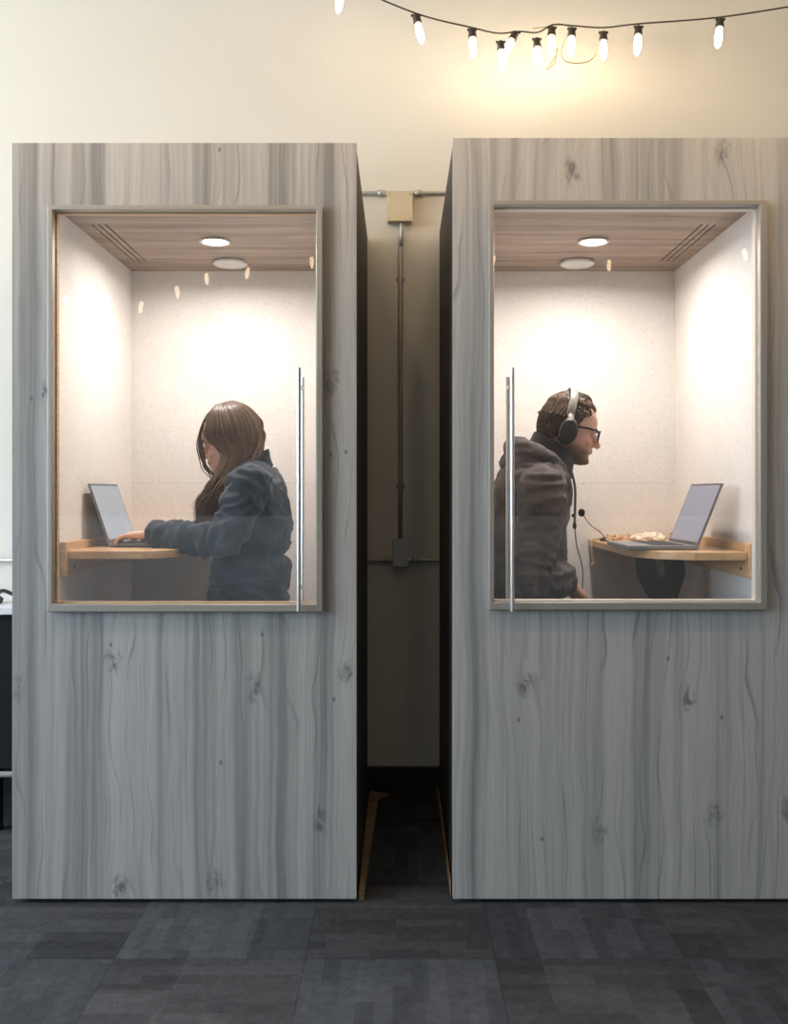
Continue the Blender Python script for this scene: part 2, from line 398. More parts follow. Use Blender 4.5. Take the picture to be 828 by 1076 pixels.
# ------------------------------------------------------------------ phone booths
def booth(x0, x1, ztop, il, ir, wo, wi, hx, wood, label, hsign):
    """x0..x1 outer width, il/ir inner wall faces, wo/wi outer and inner window rectangles, hx handle centre"""
    t = thing('phone_booth', label, 'booth', ((x0+x1)/2, .5, FLOOR), 0, 'phone booths')
    D = 1.02; CZ = 2.099; IY = .957; FT = .022 if hsign > 0 else .032
    op = (wi[0]-.004, wi[1]+.004, wi[2]-.004, wi[3]+.004)
    bm = B(); ringslab(bm, (x0, x1, 0., ztop), op, 0., FT)
    obj('front_panel', bm, wood, t, bevel=.0025)
    for a, b in ((x0+.002, il-.012), (ir+.012, x1-.002)):
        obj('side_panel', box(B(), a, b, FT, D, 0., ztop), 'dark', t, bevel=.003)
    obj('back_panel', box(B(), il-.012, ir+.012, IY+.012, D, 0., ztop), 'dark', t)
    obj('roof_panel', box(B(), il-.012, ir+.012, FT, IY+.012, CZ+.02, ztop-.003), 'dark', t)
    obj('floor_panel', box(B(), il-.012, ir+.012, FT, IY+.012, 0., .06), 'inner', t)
    obj('base_skid', box(B(), x0+.03, x1-.03, .03, D-.03, FLOOR, 0.), 'blackp', t)
    # lining
    bm = B(); box(bm, il, ir, IY, IY+.012, .06, 1.2522); box(bm, il, ir, IY, IY+.012, 1.2528, CZ)
    obj('acoustic_panel', bm, 'felt', t)
    for a, b in ((il-.012, il), (ir, ir+.012)):
        obj('acoustic_panel', box(B(), a, b, FT, IY+.012, .06, CZ), 'felt', t)
    # the ceiling with three air slots beside the desk wall
    sx = il+.055 if hsign > 0 else ir-.055; s = 1 if hsign > 0 else -1
    bm = B(); edges = [il]
    sl = sorted([sx+s*k*.022 for k in range(3)])
    cur = il
    for q in sl:
        box(bm, cur, q-.003, FT, IY+.012, CZ, CZ+.02); box(bm, q-.003, q+.003, FT, .30, CZ, CZ+.02); box(bm, q-.003, q+.003, .80, IY+.012, CZ, CZ+.02); cur = q+.003
    box(bm, cur, ir, FT, IY+.012, CZ, CZ+.02)
    obj('ceiling_panel', bm, 'ceilwood', t)
    # the glazed window
    bm = B(); ringslab(bm, wo, wi, -.026, .0); box(bm, wo[0]+.002, wo[1]-.002, -.0005, .004, wo[2]-.006, wo[2]+.001)
    obj('window_frame', bm, 'frame', t, bevel=.003)
    ii = (wi[0]+.004, wi[1]-.004, wi[2]+.004, wi[3]-.004)
    obj('glazing_bead', ringslab(B(), op, ii, .006, FT+.002), 'ply' if hsign > 0 else 'inner', t, bevel=.001)
    obj('window_pane', box(B(), wi[0], wi[1], -.002, .004, wi[2], wi[3]), 'glass', t)
    # pull handle : a bar each side of the glass with stand-offs
    for y, zb, zt in ((-.050, .866, 1.580), (.062, .884, 1.566)):
        bm = B(); tube(bm, [(hx, y, zb), (hx, y, zt)], .0065, 14)
        for z in (.93, 1.53):
            tube(bm, [(hx, y, z), (hx, 0.004 if y > 0 else -.002, z)], .005, 10)
        h = obj('pull_handle', bm, 'steel', t, smooth=False)
    # lights and fan in the ceiling
    cx = (il+ir)/2
    dl = obj('downlight', lathe(B(), [(.052, -.001), (.056, -.006), (.050, -.009), (.040, -.004), (.040, .004)], (cx, .50, CZ)), 'white', t, smooth=True)
    obj('light_lens', lathe(B(), [(.039, -.0045), (.036, -.007), (.001, -.0085)], (cx, .50, CZ)), 'lens', dl, smooth=True)
    fan = obj('vent_cover', lathe(B(), [(.062, -.001), (.066, -.010), (.056, -.016), (.046, -.012), (.040, -.016), (.026, -.013), (.016, -.018), (.001, -.019)], (cx, .80, CZ)), 'white', t, smooth=True)
    L = bpy.data.lights.new('downlight_lamp', 'AREA'); L.shape = 'DISK'; L.size = .07; L.spread = 2.95; L.energy = LAMP; L.color = (1., .925, .86)
    lo = bpy.data.objects.new('downlight_lamp', L); C.objects.link(lo); lo.location = (cx, .50, CZ-.011)
    lo.parent = t; lo.matrix_parent_inverse = t.matrix_world.inverted()
    return t
def rect(px0, px1, py0, py1): return ((px0-420)/352.1, (px1-420)/352.1, 1.21-(py1-519)/352.1, 1.21-(py0-519)/352.1)
LAMP = 9.2
booth(-1.157, -.129, 2.258, -1.07, -.226, rect(53, 339.5, 218, 642), rect(58, 333, 223, 634), -.296, 'woodL',
      'grey wood phone booth with the woman inside, handle on the right of its window', 1)
bR = booth(.159, 1.205, 2.273, .262, 1.097, rect(513, 803, 213, 640), rect(518, 795.5, 218, 632), .330, 'woodR',
      'grey wood phone booth with the man in headphones, handle on the left of its window', -1)
obj('round_sticker', lathe(B(), [(.012, 0.), (.012, -.002), (.001, -.002)], (1.06, .10, 2.0985)), 'sticker', bR)

# ------------------------------------------------------------------ desks in the booths
def desk(xw, s, y0, label, r=.16):
    """xw: wall the desk hangs on, s: +1 when it grows to +X"""
    zt, zb = 1.030, 1.004; y1 = .952; dx = .345
    t = thing('booth_desk', label, 'desk', (xw+s*.002, .55, zb), 0, 'booth desks')
    X = lambda a: xw+s*a
    pts = [(X(.022), y0), (X(dx-r), y0-.0)]
    pts += [(X(dx-r+r*math.sin(a)), y0+.01+r*1.5-r*1.5*math.cos(a)-.01*(1-math.cos(a))) for a in [PI/2*k/10 for k in range(1, 11)]]
    pts += [(X(dx), y1), (X(.022), y1)]
    obj('desk_top', prism(B(), [(x, y, zb) for x, y in pts], (0, 0, zt-zb)), 'desk', t, bevel=.003)
    bm = B(); a, b = sorted((X(.001), X(.021))); box(bm, a, b, y0-.012, y1, .950, 1.058)
    obj('wall_cleat', bm, 'desk', t, bevel=.003)
    if s < 0:
        for top, low, y in ((.275, .205, .36), (.165, .175, .42)):
            cl = spline([(top, 1.0035), (top-.012, .94), (low, .84), (low-.08, .70), (.021, .64)] if False else [(top, 0, 1.0035), (top-.012, 0, .94), (low, 0, .84), (low-.07, 0, .71), (.021, 0, .62)], 6)
            w = .034; up = []; dn = []
            for i, q in enumerate(cl):
                d = (cl[min(i+1, len(cl)-1)]-cl[max(i-1, 0)]).normalized(); nn = V((-d.z, 0, d.x))
                up.append(q+nn*w); dn.append(q-nn*w)
            poly = [(X(max(.021, q.x)), y, min(1.0035, q.z)) for q in up+dn[::-1]]
            obj('support_bracket', prism(B(), poly, (0, .022, 0)), 'blackp', t)
    for y in (y0+.06, .62):
        bm = B(); tube(bm, [(X(.0205), y, .975), (X(.0235), y, .975)], .005, 10); obj('screw_head', bm, 'blackp', t)
desk(-1.07, 1, .165, 'birch wall desk under the laptop the woman is typing on', .085)
desk(1.097, -1, .10, 'birch wall desk in front of the man, with cords and paper on it')

# ------------------------------------------------------------------ laptops
def laptop(hx, s, y0, y1, zt, ang, scr, label, lid=.213):
    """hinge at x = hx, keyboard reaching towards s, lid leaning back by ang"""
    t = thing('laptop', label, 'laptop', (hx+s*.11, (y0+y1)/2, zt), 0, 'laptops')
    a, b = sorted((hx, hx+s*.222))
    base = obj('keyboard_base', box(B(), a, b, y0, y1, zt+.0015, zt+.0155), 'alu', t, bevel=.003)
    bm = B()
    for r in range(6):
        for c in range(13):
            kx = hx+s*(.038+r*.0175); ky = y0+.024+c*(y1-y0-.048)/13
            p, q = sorted((kx, kx+s*.0145)); box(bm, p, q, ky, ky+(y1-y0-.048)/13-.003, zt+.0155, zt+.0170)
    obj('keyboard', bm, 'keys', base)
    p, q = sorted((hx+s*.150, hx+s*.212)); obj('trackpad', box(B(), p, q, (y0+y1)/2-.05, (y0+y1)/2+.05, zt+.0155, zt+.0159), 'alu', base)
    d = V((-s*math.sin(ang), 0, math.cos(ang))); n = V((s*math.cos(ang), 0, math.sin(ang))); o = V((hx+s*.004, 0, zt+.014))
    bm = B()
    def quad(w0, w1, ya, yb, th0, th1):
        vs = []
        for w in (w0, w1):
            for y in (ya, yb):
                for h in (th0, th1):
                    p = o+d*w+n*h; vs.append(bm.verts.new((p.x, y, p.z)))
        for f in ((0, 1, 3, 2), (4, 6, 7, 5), (0, 4, 5, 1), (2, 3, 7, 6), (0, 2, 6, 4), (1, 5, 7, 3)): bm.faces.new([vs[i] for i in f])
        return vs
    quad(0, lid, y0, y1, -.006, 0.)
    ld = obj('screen_lid', bm, 'alu', t, bevel=.002)
    bm = B(); quad(.001, lid-.001, y0+.001, y1-.001, -.0003, .0004); obj('screen_bezel', bm, 'glossblk', ld)
    bm = B(); e = .0009
    cs = [(o+d*w+n*e, y, u, v) for w, y, u, v in ((.012, y0+.007, 0, 0), (.012, y1-.007, 1, 0), (lid-.007, y1-.007, 1, 1), (lid-.007, y0+.007, 0, 1))]
    uv = bm.loops.layers.uv.new('UVMap')
    vs = [bm.verts.new((p.x, y, p.z)) for p, y, u, v in cs]; f = bm.faces.new(vs)
    for l, (p, y, u, v) in zip(f.loops, cs): l[uv].uv = (u, v)
    me = bpy.data.meshes.new('screen'); bm.to_mesh(me); bm.free(); obj('screen', None, scr, ld, mesh=me)
    bm = B(); tube(bm, [(hx, y0+.04, zt+.014), (hx, y1-.04, zt+.014)], .005, 10); obj('hinge', bm, 'keys', t)
laptop(-.985, 1, .375, .695, 1.030, .33, 'scrL', 'grey laptop whose keyboard the woman has her hands on')
laptop(.951, -1, .19, .51, 1.030, .38, 'scrR', 'grey laptop with a lavender screen facing the man', .216)
# ------------------------------------------------------------------ people
def head_matrix(base, pitch, scale, yaw=0.):
    c, s = math.cos(pitch), math.sin(pitch)
    R = Matrix(((c, 0, s), (0, 1, 0), (-s, 0, c))).to_4x4()
    return Matrix.Translation(base) @ Matrix.Rotation(yaw, 4, 'Z') @ R @ Matrix.Scale(scale, 4)
HEAD = [  # height, front, back, half width (metres, chin at 0)
    (-.004, .070, .030, .012), (.002, .083, .015, .024), (.010, .090, -.010, .034), (.022, .092, -.035, .045), (.036, .088, -.055, .054), (.050, .090, -.066, .059),
    (.064, .090, -.072, .063), (.078, .089, -.078, .066), (.095, .086, -.086, .069), (.110, .084, -.092, .071), (.122, .088, -.096, .073),
    (.134, .0925, -.100, .0745), (.150, .092, -.103, .0755), (.168, .087, -.101, .0755), (.185, .077, -.094, .072), (.200, .062, -.083, .064),
    (.213, .042, -.067, .052), (.223, .018, -.045, .035), (.229, -.004, -.022, .016)]
def head(bm, H, nose=1.):
    n = 36; rings = []
    for u, f, b, w in HEAD:
        c = (f+b)/2-.01
        r = []
        for k in range(n):
            a = 2*PI*k/n; ca, sa = math.cos(a), math.sin(a)
            x = c+((f-c) if ca > 0 else (c-b))*math.copysign(abs(ca)**.85, ca); y = w*math.copysign(abs(sa)**.88, sa)
            if .085 < u < .125 and ca > .3:                      # eye sockets
                x -= .011*math.exp(-((abs(y)-.032)/.013)**2)*math.exp(-((u-.108)/.012)**2)
            r.append(H @ V((x, y, u)))
        rings.append(r)
    loft(bm, rings)
    T = lambda pts: [H @ V(p) for p in pts]
    k = H.to_scale().x
    tube(bm, T([(.084, 0, .116), (.094, 0, .102), (.104, 0, .088), (.110*1.0, 0, .079)]), [.0065*k, .008*k, .0105*k, .0125*k], 12, roundend=True)
    for s in (-1, 1):
        ball(bm, H @ V((.095, s*.0115, .075)), (.011*k, .0075*k, .008*k))
        ball(bm, H @ V((-.004, s*.0745, .100)), (.017*k, .006*k, .030*k), H.to_3x3().normalized().to_4x4() @ Matrix.Rotation(.2, 4, 'Y'))
        ball(bm, H @ V((.062, s*.040, .078)), (.020*k, .016*k, .017*k))                    # cheekbone
        tube(bm, T([(.090, s*.008, .126), (.089, s*.030, .131), (.072, s*.052, .125)]), [.006*k, .0065*k, .004*k], 8, roundend=True)
        ball(bm, H @ V((.0775, s*.031, .111)), .0115*k)                                     # lids over the eyeball
    for z, r in ((.0565, .0052), (.0485, .0060)):
        tube(bm, T([(.076, -.023, z+.001), (.090, -.012, z), (.0945, 0, z), (.090, .012, z), (.076, .023, z+.001)]), [.003*k, r*k, r*k, r*k, .003*k], 8, roundend=True)
    ball(bm, H @ V((.082, 0, .014)), (.015*k, .020*k, .013*k))
    return bm
def hand(bm, wrist, fwd, down, thumb, curl=(.35, .5, .4), k=1.):
    fwd = V(fwd).normalized(); thumb = V(thumb); thumb = (thumb-fwd*thumb.dot(fwd)).normalized(); nd = fwd.cross(thumb)
    if nd.dot(V(down)) < 0: nd = -nd
    W = V(wrist)
    # palm: flattened loft
    rings = []
    for t, w, h in ((-.02, .026, .020), (.0, .028, .019), (.025, .036, .0165), (.055, .041, .0145), (.080, .041, .0125), (.090, .036, .009)):
        c = W+fwd*t*k
        rings.append([c+(thumb*w*math.copysign(abs(math.cos(a))**.7, math.cos(a))+nd*h*math.copysign(abs(math.sin(a))**.8, math.sin(a)))*k for a in [2*PI*i/20 for i in range(20)]])
    loft(bm, rings)
    for i, (off, L, r) in enumerate(((.031, .072, .0088), (.0105, .080, .0090), (-.0105, .074, .0086), (-.0305, .058, .0078))):
        p = W+(fwd*.070+thumb*off)*k; d = (fwd+thumb*off*1.6).normalized(); pts = [p, p+d*.018*k]; p = pts[-1]; ang = 0
        for j, fr in enumerate((.46, .30, .24)):
            ang += curl[j]*(1+.06*i)
            dd = d*math.cos(ang)+nd*math.sin(ang); p = p+dd*L*fr*k; pts.append(p)
        tube(bm, pts, [r*1.05*k, r*k, r*k, r*.92*k, r*.8*k], 10, roundend=True)
    b = W+(fwd*.018+thumb*.022)*k; d = (fwd*.62+thumb*.70+nd*.30).normalized(); d2 = (fwd*.85+thumb*.35+nd*.35).normalized()
    tube(bm, [b, b+d*.038*k, b+d*.062*k+d2*.012*k, b+d*.066*k+d2*.038*k], [.0135*k, .0115*k, .0098*k, .008*k], 10, roundend=True)
    return bm
def trunk(bm, rings, e=.8, n=40, grow=0.):
    out = []
    N = len(rings)
    for i, (z, x, d, w) in enumerate(rings):
        a = rings[max(i-1, 0)]; b = rings[min(i+1, N-1)]
        t = V((b[1]-a[1], 0, b[0]-a[0])).normalized(); f = V((t.z, 0, -t.x)); c = V((x, 0, z))
        out.append([c+f*(d+grow)*math.copysign(abs(math.cos(q))**e, math.cos(q))+V((0, 1, 0))*(w+grow)*math.copysign(abs(math.sin(q))**e, math.sin(q)) for q in [2*PI*k/n for k in range(n)]])
    loft(bm, out); return bm
def fold(co, sc=(9, 9, 26), seed=0., amp=.006):
    v = V((co.x*sc[0]+seed, co.y*sc[1], co.z*sc[2]))
    w = noise.noise(v*.35+V((3, 1, seed)))*2.2
    a = noise.noise(v+V((w, w*.7, w)))
    return amp*(1-abs(a)*2.4)
def dist_seg(p, a, b):
    t = max(0, min(1, (p-a).dot(b-a)/(b-a).length_squared)); return (p-(a+(b-a)*t)).length, t

SK = dict(skin=(.72, .44, .345), skin2=(.78, .50, .40), lip=(.48, .19, .17))

def limbs(P_):
    """both arms and legs of a person as joint lists (local frame)"""
    arms = []
    for k in ('near', 'far'): arms.append(P_[k])
    return arms
def person(pz, rings, neck, H, arms, legs, hands, skin_fn, neck_r=.055):
    bm = B()
    trunk(bm, [(z, x, d*.86, w*.86) for z, x, d, w in rings])
    tube(bm, neck, [neck_r*1.15, neck_r, neck_r*.97, neck_r*.95][:len(neck)], 20, roundend=True)
    head(bm, H)
    for s, e, w in arms:
        tube(bm, spline([s, (V(s)+V(e))/2, e], 4), [.050, .047, .046, .045, .044, .043, .041, .040, .038], 16, roundend=True)
        tube(bm, spline([e, (V(e)*.6+V(w)*.4), w], 4), [.038, .040, .040, .038, .036, .033, .030, .027, .025], 16, roundend=True)
    for a in hands: hand(bm, *a)
    for h, k, an in legs:
        h, k, an = V(h), V(k), V(an)
        tube(bm, [h, h.lerp(k, .5), k], [.072, .066, .052], 16, roundend=True)
        tube(bm, [k, k.lerp(an, .35), an], [.050, .048, .034], 16, roundend=True)
        tube(bm, [an+V((-.03, 0, -.03)), an+V((.06, 0, -.045)), an+V((.15, 0, -.06))], [.032, .034, .026], 12, roundend=True)
    me = remesh(bm, .0038, 4, .5)
    tint(me, skin_fn)
    return me
def trousers(bm, legs, hip):
    for h, k, an in legs:
        h, k, an = V(h), V(k), V(an)
        tube(bm, [h, h.lerp(k, .5), k], [.090, .080, .066], 20, roundend=True)
        tube(bm, [k, k.lerp(an, .35), k.lerp(an, .9)], [.066, .062, .050], 20, roundend=True)
    trunk(bm, hip, .85)
    return bm
def shoe(an, name='shoe'):
    an = V(an); bm = B()
    prof = [(-.075, .026, .030, .035), (-.055, .036, .045, .055), (0, .040, .050, .060), (.05, .043, .042, .045), (.11, .046, .032, .034), (.16, .040, .026, .028), (.19, .024, .018, .02)]
    base = an.z-.098; rings = []
    for x, w, h, _ in prof:
        rings.append([V((an.x+x, an.y+w*math.copysign(abs(math.cos(q))**.7, math.cos(q)), base+h+h*math.copysign(abs(math.sin(q))**.7, math.sin(q)))) for q in [2*PI*k/16 for k in range(16)]])
    loft(bm, rings)
    return bm
def hair_strands(bm, paths, r, lay, tip=0.):
    """paths: list of (points, shade); thin four-sided tapered strands; lay: float color layer on verts"""
    for pts, sh in paths:
        pts = spline(pts, 5); n = len(pts); v0 = len(bm.verts)
        rr = [r*(.55+.45*math.sin(PI*min(1, .15+i/n))) * (1 if i < n*.8 else max(.15, (n-1-i)/(n*.2))) for i in range(n)]
        bm.verts.ensure_lookup_table()
        tube(bm, pts, rr, 4)
        bm.verts.ensure_lookup_table()
        nv = len(bm.verts)-v0
        for i in range(v0, len(bm.verts)):
            s_ = min(1, sh+tip*((i-v0)/nv)**2); bm.verts[i][lay] = (s_, s_, s_, 1)
def ellip(H, th, ph, grow=.0, ax=(.098, .080, .112), c=(-.012, 0, .122)):
    """point over the skull: th from the crown (0) down, ph azimuth from the face (0) towards +y"""
    return H @ V((c[0]+(ax[0]+grow)*math.sin(th)*math.cos(ph), c[1]+(ax[1]+grow)*math.sin(th)*math.sin(ph), c[2]+(ax[2]+grow)*math.cos(th)))

# ---------------- the man
MX, MY = .40, .50
H_m = head_matrix((.168, 0, 1.330), .25, .99)
m_rings = [(.695, .03, .12, .165), (.76, .03, .13, .175), (.85, .03, .133, .175), (.95, .035, .135, .175), (1.08, .042, .135, .185), (1.18, .057, .130, .198), (1.25, .070, .122, .205), (1.305, .084, .100, .172), (1.345, .098, .074, .105), (1.365, .108, .055, .060)]
m_arms = [((.072, -.190, 1.222), (.022, -.265, .935), (.150, -.130, .925)), ((.072, .190, 1.222), (.022, .265, .935), (.150, .130, .925))]
m_legs = [((.03, -.095, .745), (.40, -.115, .742), (.33, -.11, .345)), ((.03, .095, .745), (.40, .115, .742), (.33, .11, .345))]
m_hands = [((.168, -.132, .915), (.70, .16, -.62), (-.6, 0, -.8), (.1, .98, .05), (.35, .55, .5)), ((.168, .132, .915), (.70, -.16, -.62), (-.6, 0, -.8), (.1, -.98, .05), (.35, .55, .5))]
Hi_m = H_m.inverted()
def man_skin(co):
    if co.z < 1.2: return SK['skin']
    p = Hi_m @ co
    c = V(SK['skin']); n = noise.noise(co*60)*.12
    beard = sstep(.075, .040, p.z)*sstep(-.035, .0, p.x)*(1-.6*math.exp(-((p.z-.053)/.007)**2)*sstep(.07, .085, p.x))
    beard = max(beard, .8*math.exp(-((p.z-.0665)/.005)**2)*sstep(.07, .082, p.x)*sstep(.035, .02, abs(p.y)))
    if p.x > .105-.02 and p.z > .068: beard *= .3
    c = c.lerp(V((.13, .075, .052)), beard*(.80+n))
    brow = math.exp(-((p.z-.129)/.0045)**2)*sstep(.072, .08, p.x)*sstep(.005, .012, abs(p.y))
    c = c.lerp(V((.09, .05, .03)), brow*.8)
    lip = math.exp(-((p.z-.0525)/.005)**2)*sstep(.080, .088, p.x)*sstep(.026, .018, abs(p.y))
    c = c.lerp(V(SK['lip']), lip*.7)
    red = math.exp(-((p.z-.078)/.02)**2)*sstep(.06, .1, p.x)
    return c.lerp(V((.62, .27, .20)), red*.4)
def place(o, x, y, rz): o.matrix_world = Matrix.Translation((x, y, 0)) @ Matrix.Rotation(rz, 4, 'Z')

def ellm(H, th, ph, grow=0.): return ellip(H, th, ph, grow, (.099, .084, .110))
def build_man():
    me = person(0, m_rings, [(.085, 0, 1.27), (.112, 0, 1.335), (.140, 0, 1.385), (.155, 0, 1.43)], H_m, m_arms, m_legs, m_hands, man_skin, .057)
    body = obj('person', None, 'skin', mesh=me)
    tag(body, 'man with headphones and glasses in a charcoal hooded jacket, leaning towards a laptop', 'person', 'people in the booths')
    # jacket
    bm = B(); trunk(bm, m_rings[1:-1], .82)
    for s, e, w in m_arms:
        s, e, w = V(s), V(e), V(w)
        tube(bm, spline([s+V((0, 0, .004)), s.lerp(e, .5)+V((.006, 0, 0)), e], 5), [.075, .076, .075, .073, .071, .069, .067, .065, .064, .064, .062], 20, roundend=True)
        tube(bm, spline([e, e.lerp(w, .5)+V((.012, 0, -.006)), w], 5), [.062, .061, .060, .059, .059, .058, .057, .055, .053, .050, .042], 20, roundend=True)
    jm = remesh(bm, .0075, 8, .5)
    segs = [(V(a), V(b)) for s, e, w in m_arms for a, b in ((s, e), (e, w))]
    def mf(co):
        v = fold(co, (8, 8, 18), 2., .008)+fold(co, (20, 20, 34), 7., .0028)
        for i, (a, b) in enumerate(segs):
            d, t = dist_seg(co, a, b)
            if d < .1:
                ax = (b-a).normalized(); q = (co-a).dot(ax)
                el = math.exp(-((t-1 if i % 2 == 0 else t)/.35)**2)
                v += .006*el*math.sin(q*150+noise.noise(co*14)*5)
                if i % 2: v += .009*math.exp(-((t-.92)/.06)**2)
        return v
    folds(jm, mf)
    obj('jacket', None, 'char', body, mesh=jm)
    # hood lying on the shoulders
    bm = B()
    tube(bm, spline([(.150, -.075, 1.285), (.105, -.125, 1.315), (.040, -.115, 1.352), (.008, -.045, 1.372), (.008, .045, 1.372), (.040, .115, 1.352), (.105, .125, 1.315), (.150, .075, 1.285)], 5), [.022]+[.028]*4+[.034]*25+[.028]*5+[.022], 16, roundend=True)
    tube(bm, spline([(.030, -.08, 1.335), (-.012, -.05, 1.325), (-.018, 0, 1.315), (-.012, .05, 1.325), (.030, .08, 1.335)], 5), [.026]*21, 16, roundend=True)
    hm = remesh(bm, .006, 5, .5); folds(hm, lambda co: fold(co, (22, 10, 22), 5., .007))
    obj('hood', None, 'char', body, mesh=hm)
    # high dark collar round the neck
    rings = []
    for dz, dx, d, w in ((0, -.006, .088, .098), (.02, 0, .084, .090), (.05, .010, .078, .082), (.078, .020, .074, .076), (.084, .022, .069, .071), (.06, .014, .066, .068), (.02, 0., .064, .066)):
        r = []
        for q in range(32):
            a = 2*PI*q/32; tl = .030*math.cos(a)+.012
            r.append(V((.122+dx+d*math.cos(a), w*math.sin(a), 1.318+dz-tl*(1.)-.012*math.cos(a))))
        rings.append(r)
    bm = B(); loft(bm, rings, False); cm = bpy.data.meshes.new('collar'); bmesh.ops.recalc_face_normals(bm, faces=bm.faces); bm.to_mesh(cm); bm.free()
    folds(cm, lambda co: fold(co, (14, 14, 30), 9., .004))
    co = obj('collar', None, 'chard', body, smooth=True, mesh=cm); sb = co.modifiers.new('s', 'SUBSURF'); sb.levels = 1; sb.render_levels = 1
    # drawstrings of the hood
    bm = B(); tube(bm, spline([(.190, -.045, 1.262), (.196, -.05, 1.22), (.192, -.052, 1.17)], 6), .003, 8)
    obj('drawstring', bm, 'cordbl', body, smooth=True)
    obj('trousers', None, 'jeans', body, mesh=remesh(trousers(B(), m_legs, [(.66, .03, .10, .155), (.70, .03, .12, .17), (.80, .03, .125, .165)]), .009, 6))
    for h, k, an in m_legs: obj('shoe', shoe(an), 'rubber', body, smooth=True)
    # hair
    rnd = random.Random(3); bm = B(); lay = bm.verts.layers.float_color.new('tint')
    rings = []
    def hairline(ph):                                            # how far down the hair reaches round the head
        c = math.cos(ph)
        return 1.04+.14*sstep(.80, .45, c)+.62*sstep(.45, 0., c)+.42*sstep(0., -.9, c)
    for i in range(15):
        r = []
        for j in range(48):
            ph = 2*PI*j/48; th = hairline(ph)*i/14+.02
            r.append(ellm(H_m, th, ph, .002+.007*sstep(1.15, .5, th)))
        rings.append(r)
    loft(bm, rings, True)
    bm.verts.ensure_lookup_table()
    for v in bm.verts:
        sh = .22+.2*noise.noise(v.co*70); v[lay] = (sh, sh, sh, 1)
    paths = []
    for i in range(1300):                   # longer hair on top, combed back in waves
        ph = rnd.uniform(-PI, PI); th = rnd.uniform(.05, 1.02)
        if th > hairline(ph)-.02: continue
        p0 = ellm(H_m, th, ph, .004); nrm = (p0-(H_m @ V((-.012, 0, .122)))).normalized()
        q = Hi_m @ p0; L = rnd.uniform(.030, .050); w = rnd.gauss(0, .012)
        rise = .010+.010*sstep(.02, .07, q.x)
        def on(dx, dy, up):                 # a point over the skull, dx back from the root
            l = V((q.x-dx, q.y*(1+dx*2)+dy, 0)); z2 = 1-((l.x+.012)/.100)**2-(l.y/.087)**2
            l.z = .122+.110*math.sqrt(max(.02, z2)); return H_m @ (l+V((0, 0, up)))
        if th < .8: pts = [p0, on(L*.35, w*.5, .004+rise), on(L*.7, w, .004+rise*.8), on(L, w*1.4, .004)]
        else: pts = [p0, ellm(H_m, th-.10, ph*1.02, .012), ellm(H_m, th-.22, ph*1.05+w, .014)]
        sh = .40+.55*noise.noise(V((q.x*45, q.y*30, 2.)))+rnd.gauss(0, .16)
        paths.append((pts, min(1, max(0, sh))))
    for i in range(2200):                   # short sides and nape
        ph = rnd.uniform(.45, 2*PI-.45); th = rnd.uniform(.9, 2.05)
        if th > hairline(ph): continue
        p0 = ellm(H_m, th, ph, -.003); p1 = ellm(H_m, th+.05, ph+.02*rnd.gauss(0, 1), .006); p2 = ellm(H_m, th+.11, ph+.04*rnd.gauss(0, 1), .004)
        paths.append(([p0, p1, p2], min(1, max(0, .30+rnd.gauss(0, .14)))))
    hair_strands(bm, paths, .0021, lay)
    obj('hair', bm, 'hairm', body, smooth=True)
    for s in (-1, 1):
        e = obj('eye', ball(B(), H_m @ V((.0805, s*.031, .109)), .0105), 'eye', body, smooth=True)
        obj('iris', ball(B(), H_m @ V((.0885, s*.0305, .107)), .0042), 'iris', e, smooth=True)
    place(body, MX, MY, 0)
    W = Matrix.Translation((MX, MY, 0)) @ H_m
    # headphones
    t = thing('headphones', 'black over-ear headphones with silver headband worn by the man', 'headphones', W @ V((0, 0, .24)))
    def oval(r0, r1, y0, y1, cx=0., cu=.092, n=32, sgn=1):
        return [[W @ V((cx+r0*k*math.cos(q), sgn*(y0+(y1-y0)*f), cu+r1*k*math.sin(q))) for q in [2*PI*i/n for i in range(n)]] for f, k in ((0, .86), (.08, 1.), (.75, 1.), (.93, .93), (1., .8))]
    for s in (-1, 1):
        bm = B(); loft(bm, oval(.032, .043, .094, .112, -.017, .092, sgn=s)); cp = obj('ear_cup', bm, 'cup', t, smooth=True)
        bm = B(); loft(bm, oval(.034, .045, .072, .096, -.017, .092, sgn=s)); obj('ear_cushion', bm, 'rubber', cp, smooth=True)
        bm = B(); tube(bm, [W @ V((-.017+.0325*math.cos(a), s*.106, .092+.0435*math.sin(a))) for a in [.9+1.35*i/10 for i in range(11)]], .0022, 8); obj('trim_ring', bm, 'silver', cp, smooth=True)
    arc = []
    for i in range(25):
        a = PI*i/24; arc.append(W @ V((-.024, -.097*math.cos(a), .150+.104*math.sin(a)**.8 if 0 < i < 24 else .150)))
    bm = B(); tube(bm, arc, .014, 12, side=W.to_3x3() @ V((1, 0, 0)), flat=.28); obj('headband', bm, 'silver', t, smooth=True)
    bm = B(); tube(bm, [W @ V((-.024, -.094*math.cos(a), .148+.100*math.sin(a)**.8)) for a in [.9+(PI-1.8)*i/12 for i in range(13)]], .015, 12, side=W.to_3x3() @ V((1, 0, 0)), flat=.42); obj('band_pad', bm, 'cup', t, smooth=True)
    for s in (-1, 1):
        bm = B(); tube(bm, [W @ V((-.023, s*.097, .158)), W @ V((-.019, s*.104, .130)), W @ V((-.017, s*.106, .10))], [.011, .012, .009], 12, side=W.to_3x3() @ V((1, 0, 0)), flat=.35); obj('slider', bm, 'silver', t, smooth=True)
    # glasses
    t = thing('glasses', 'black-framed glasses worn by the man under his headphones', 'glasses', W @ V((.1, 0, .11)))
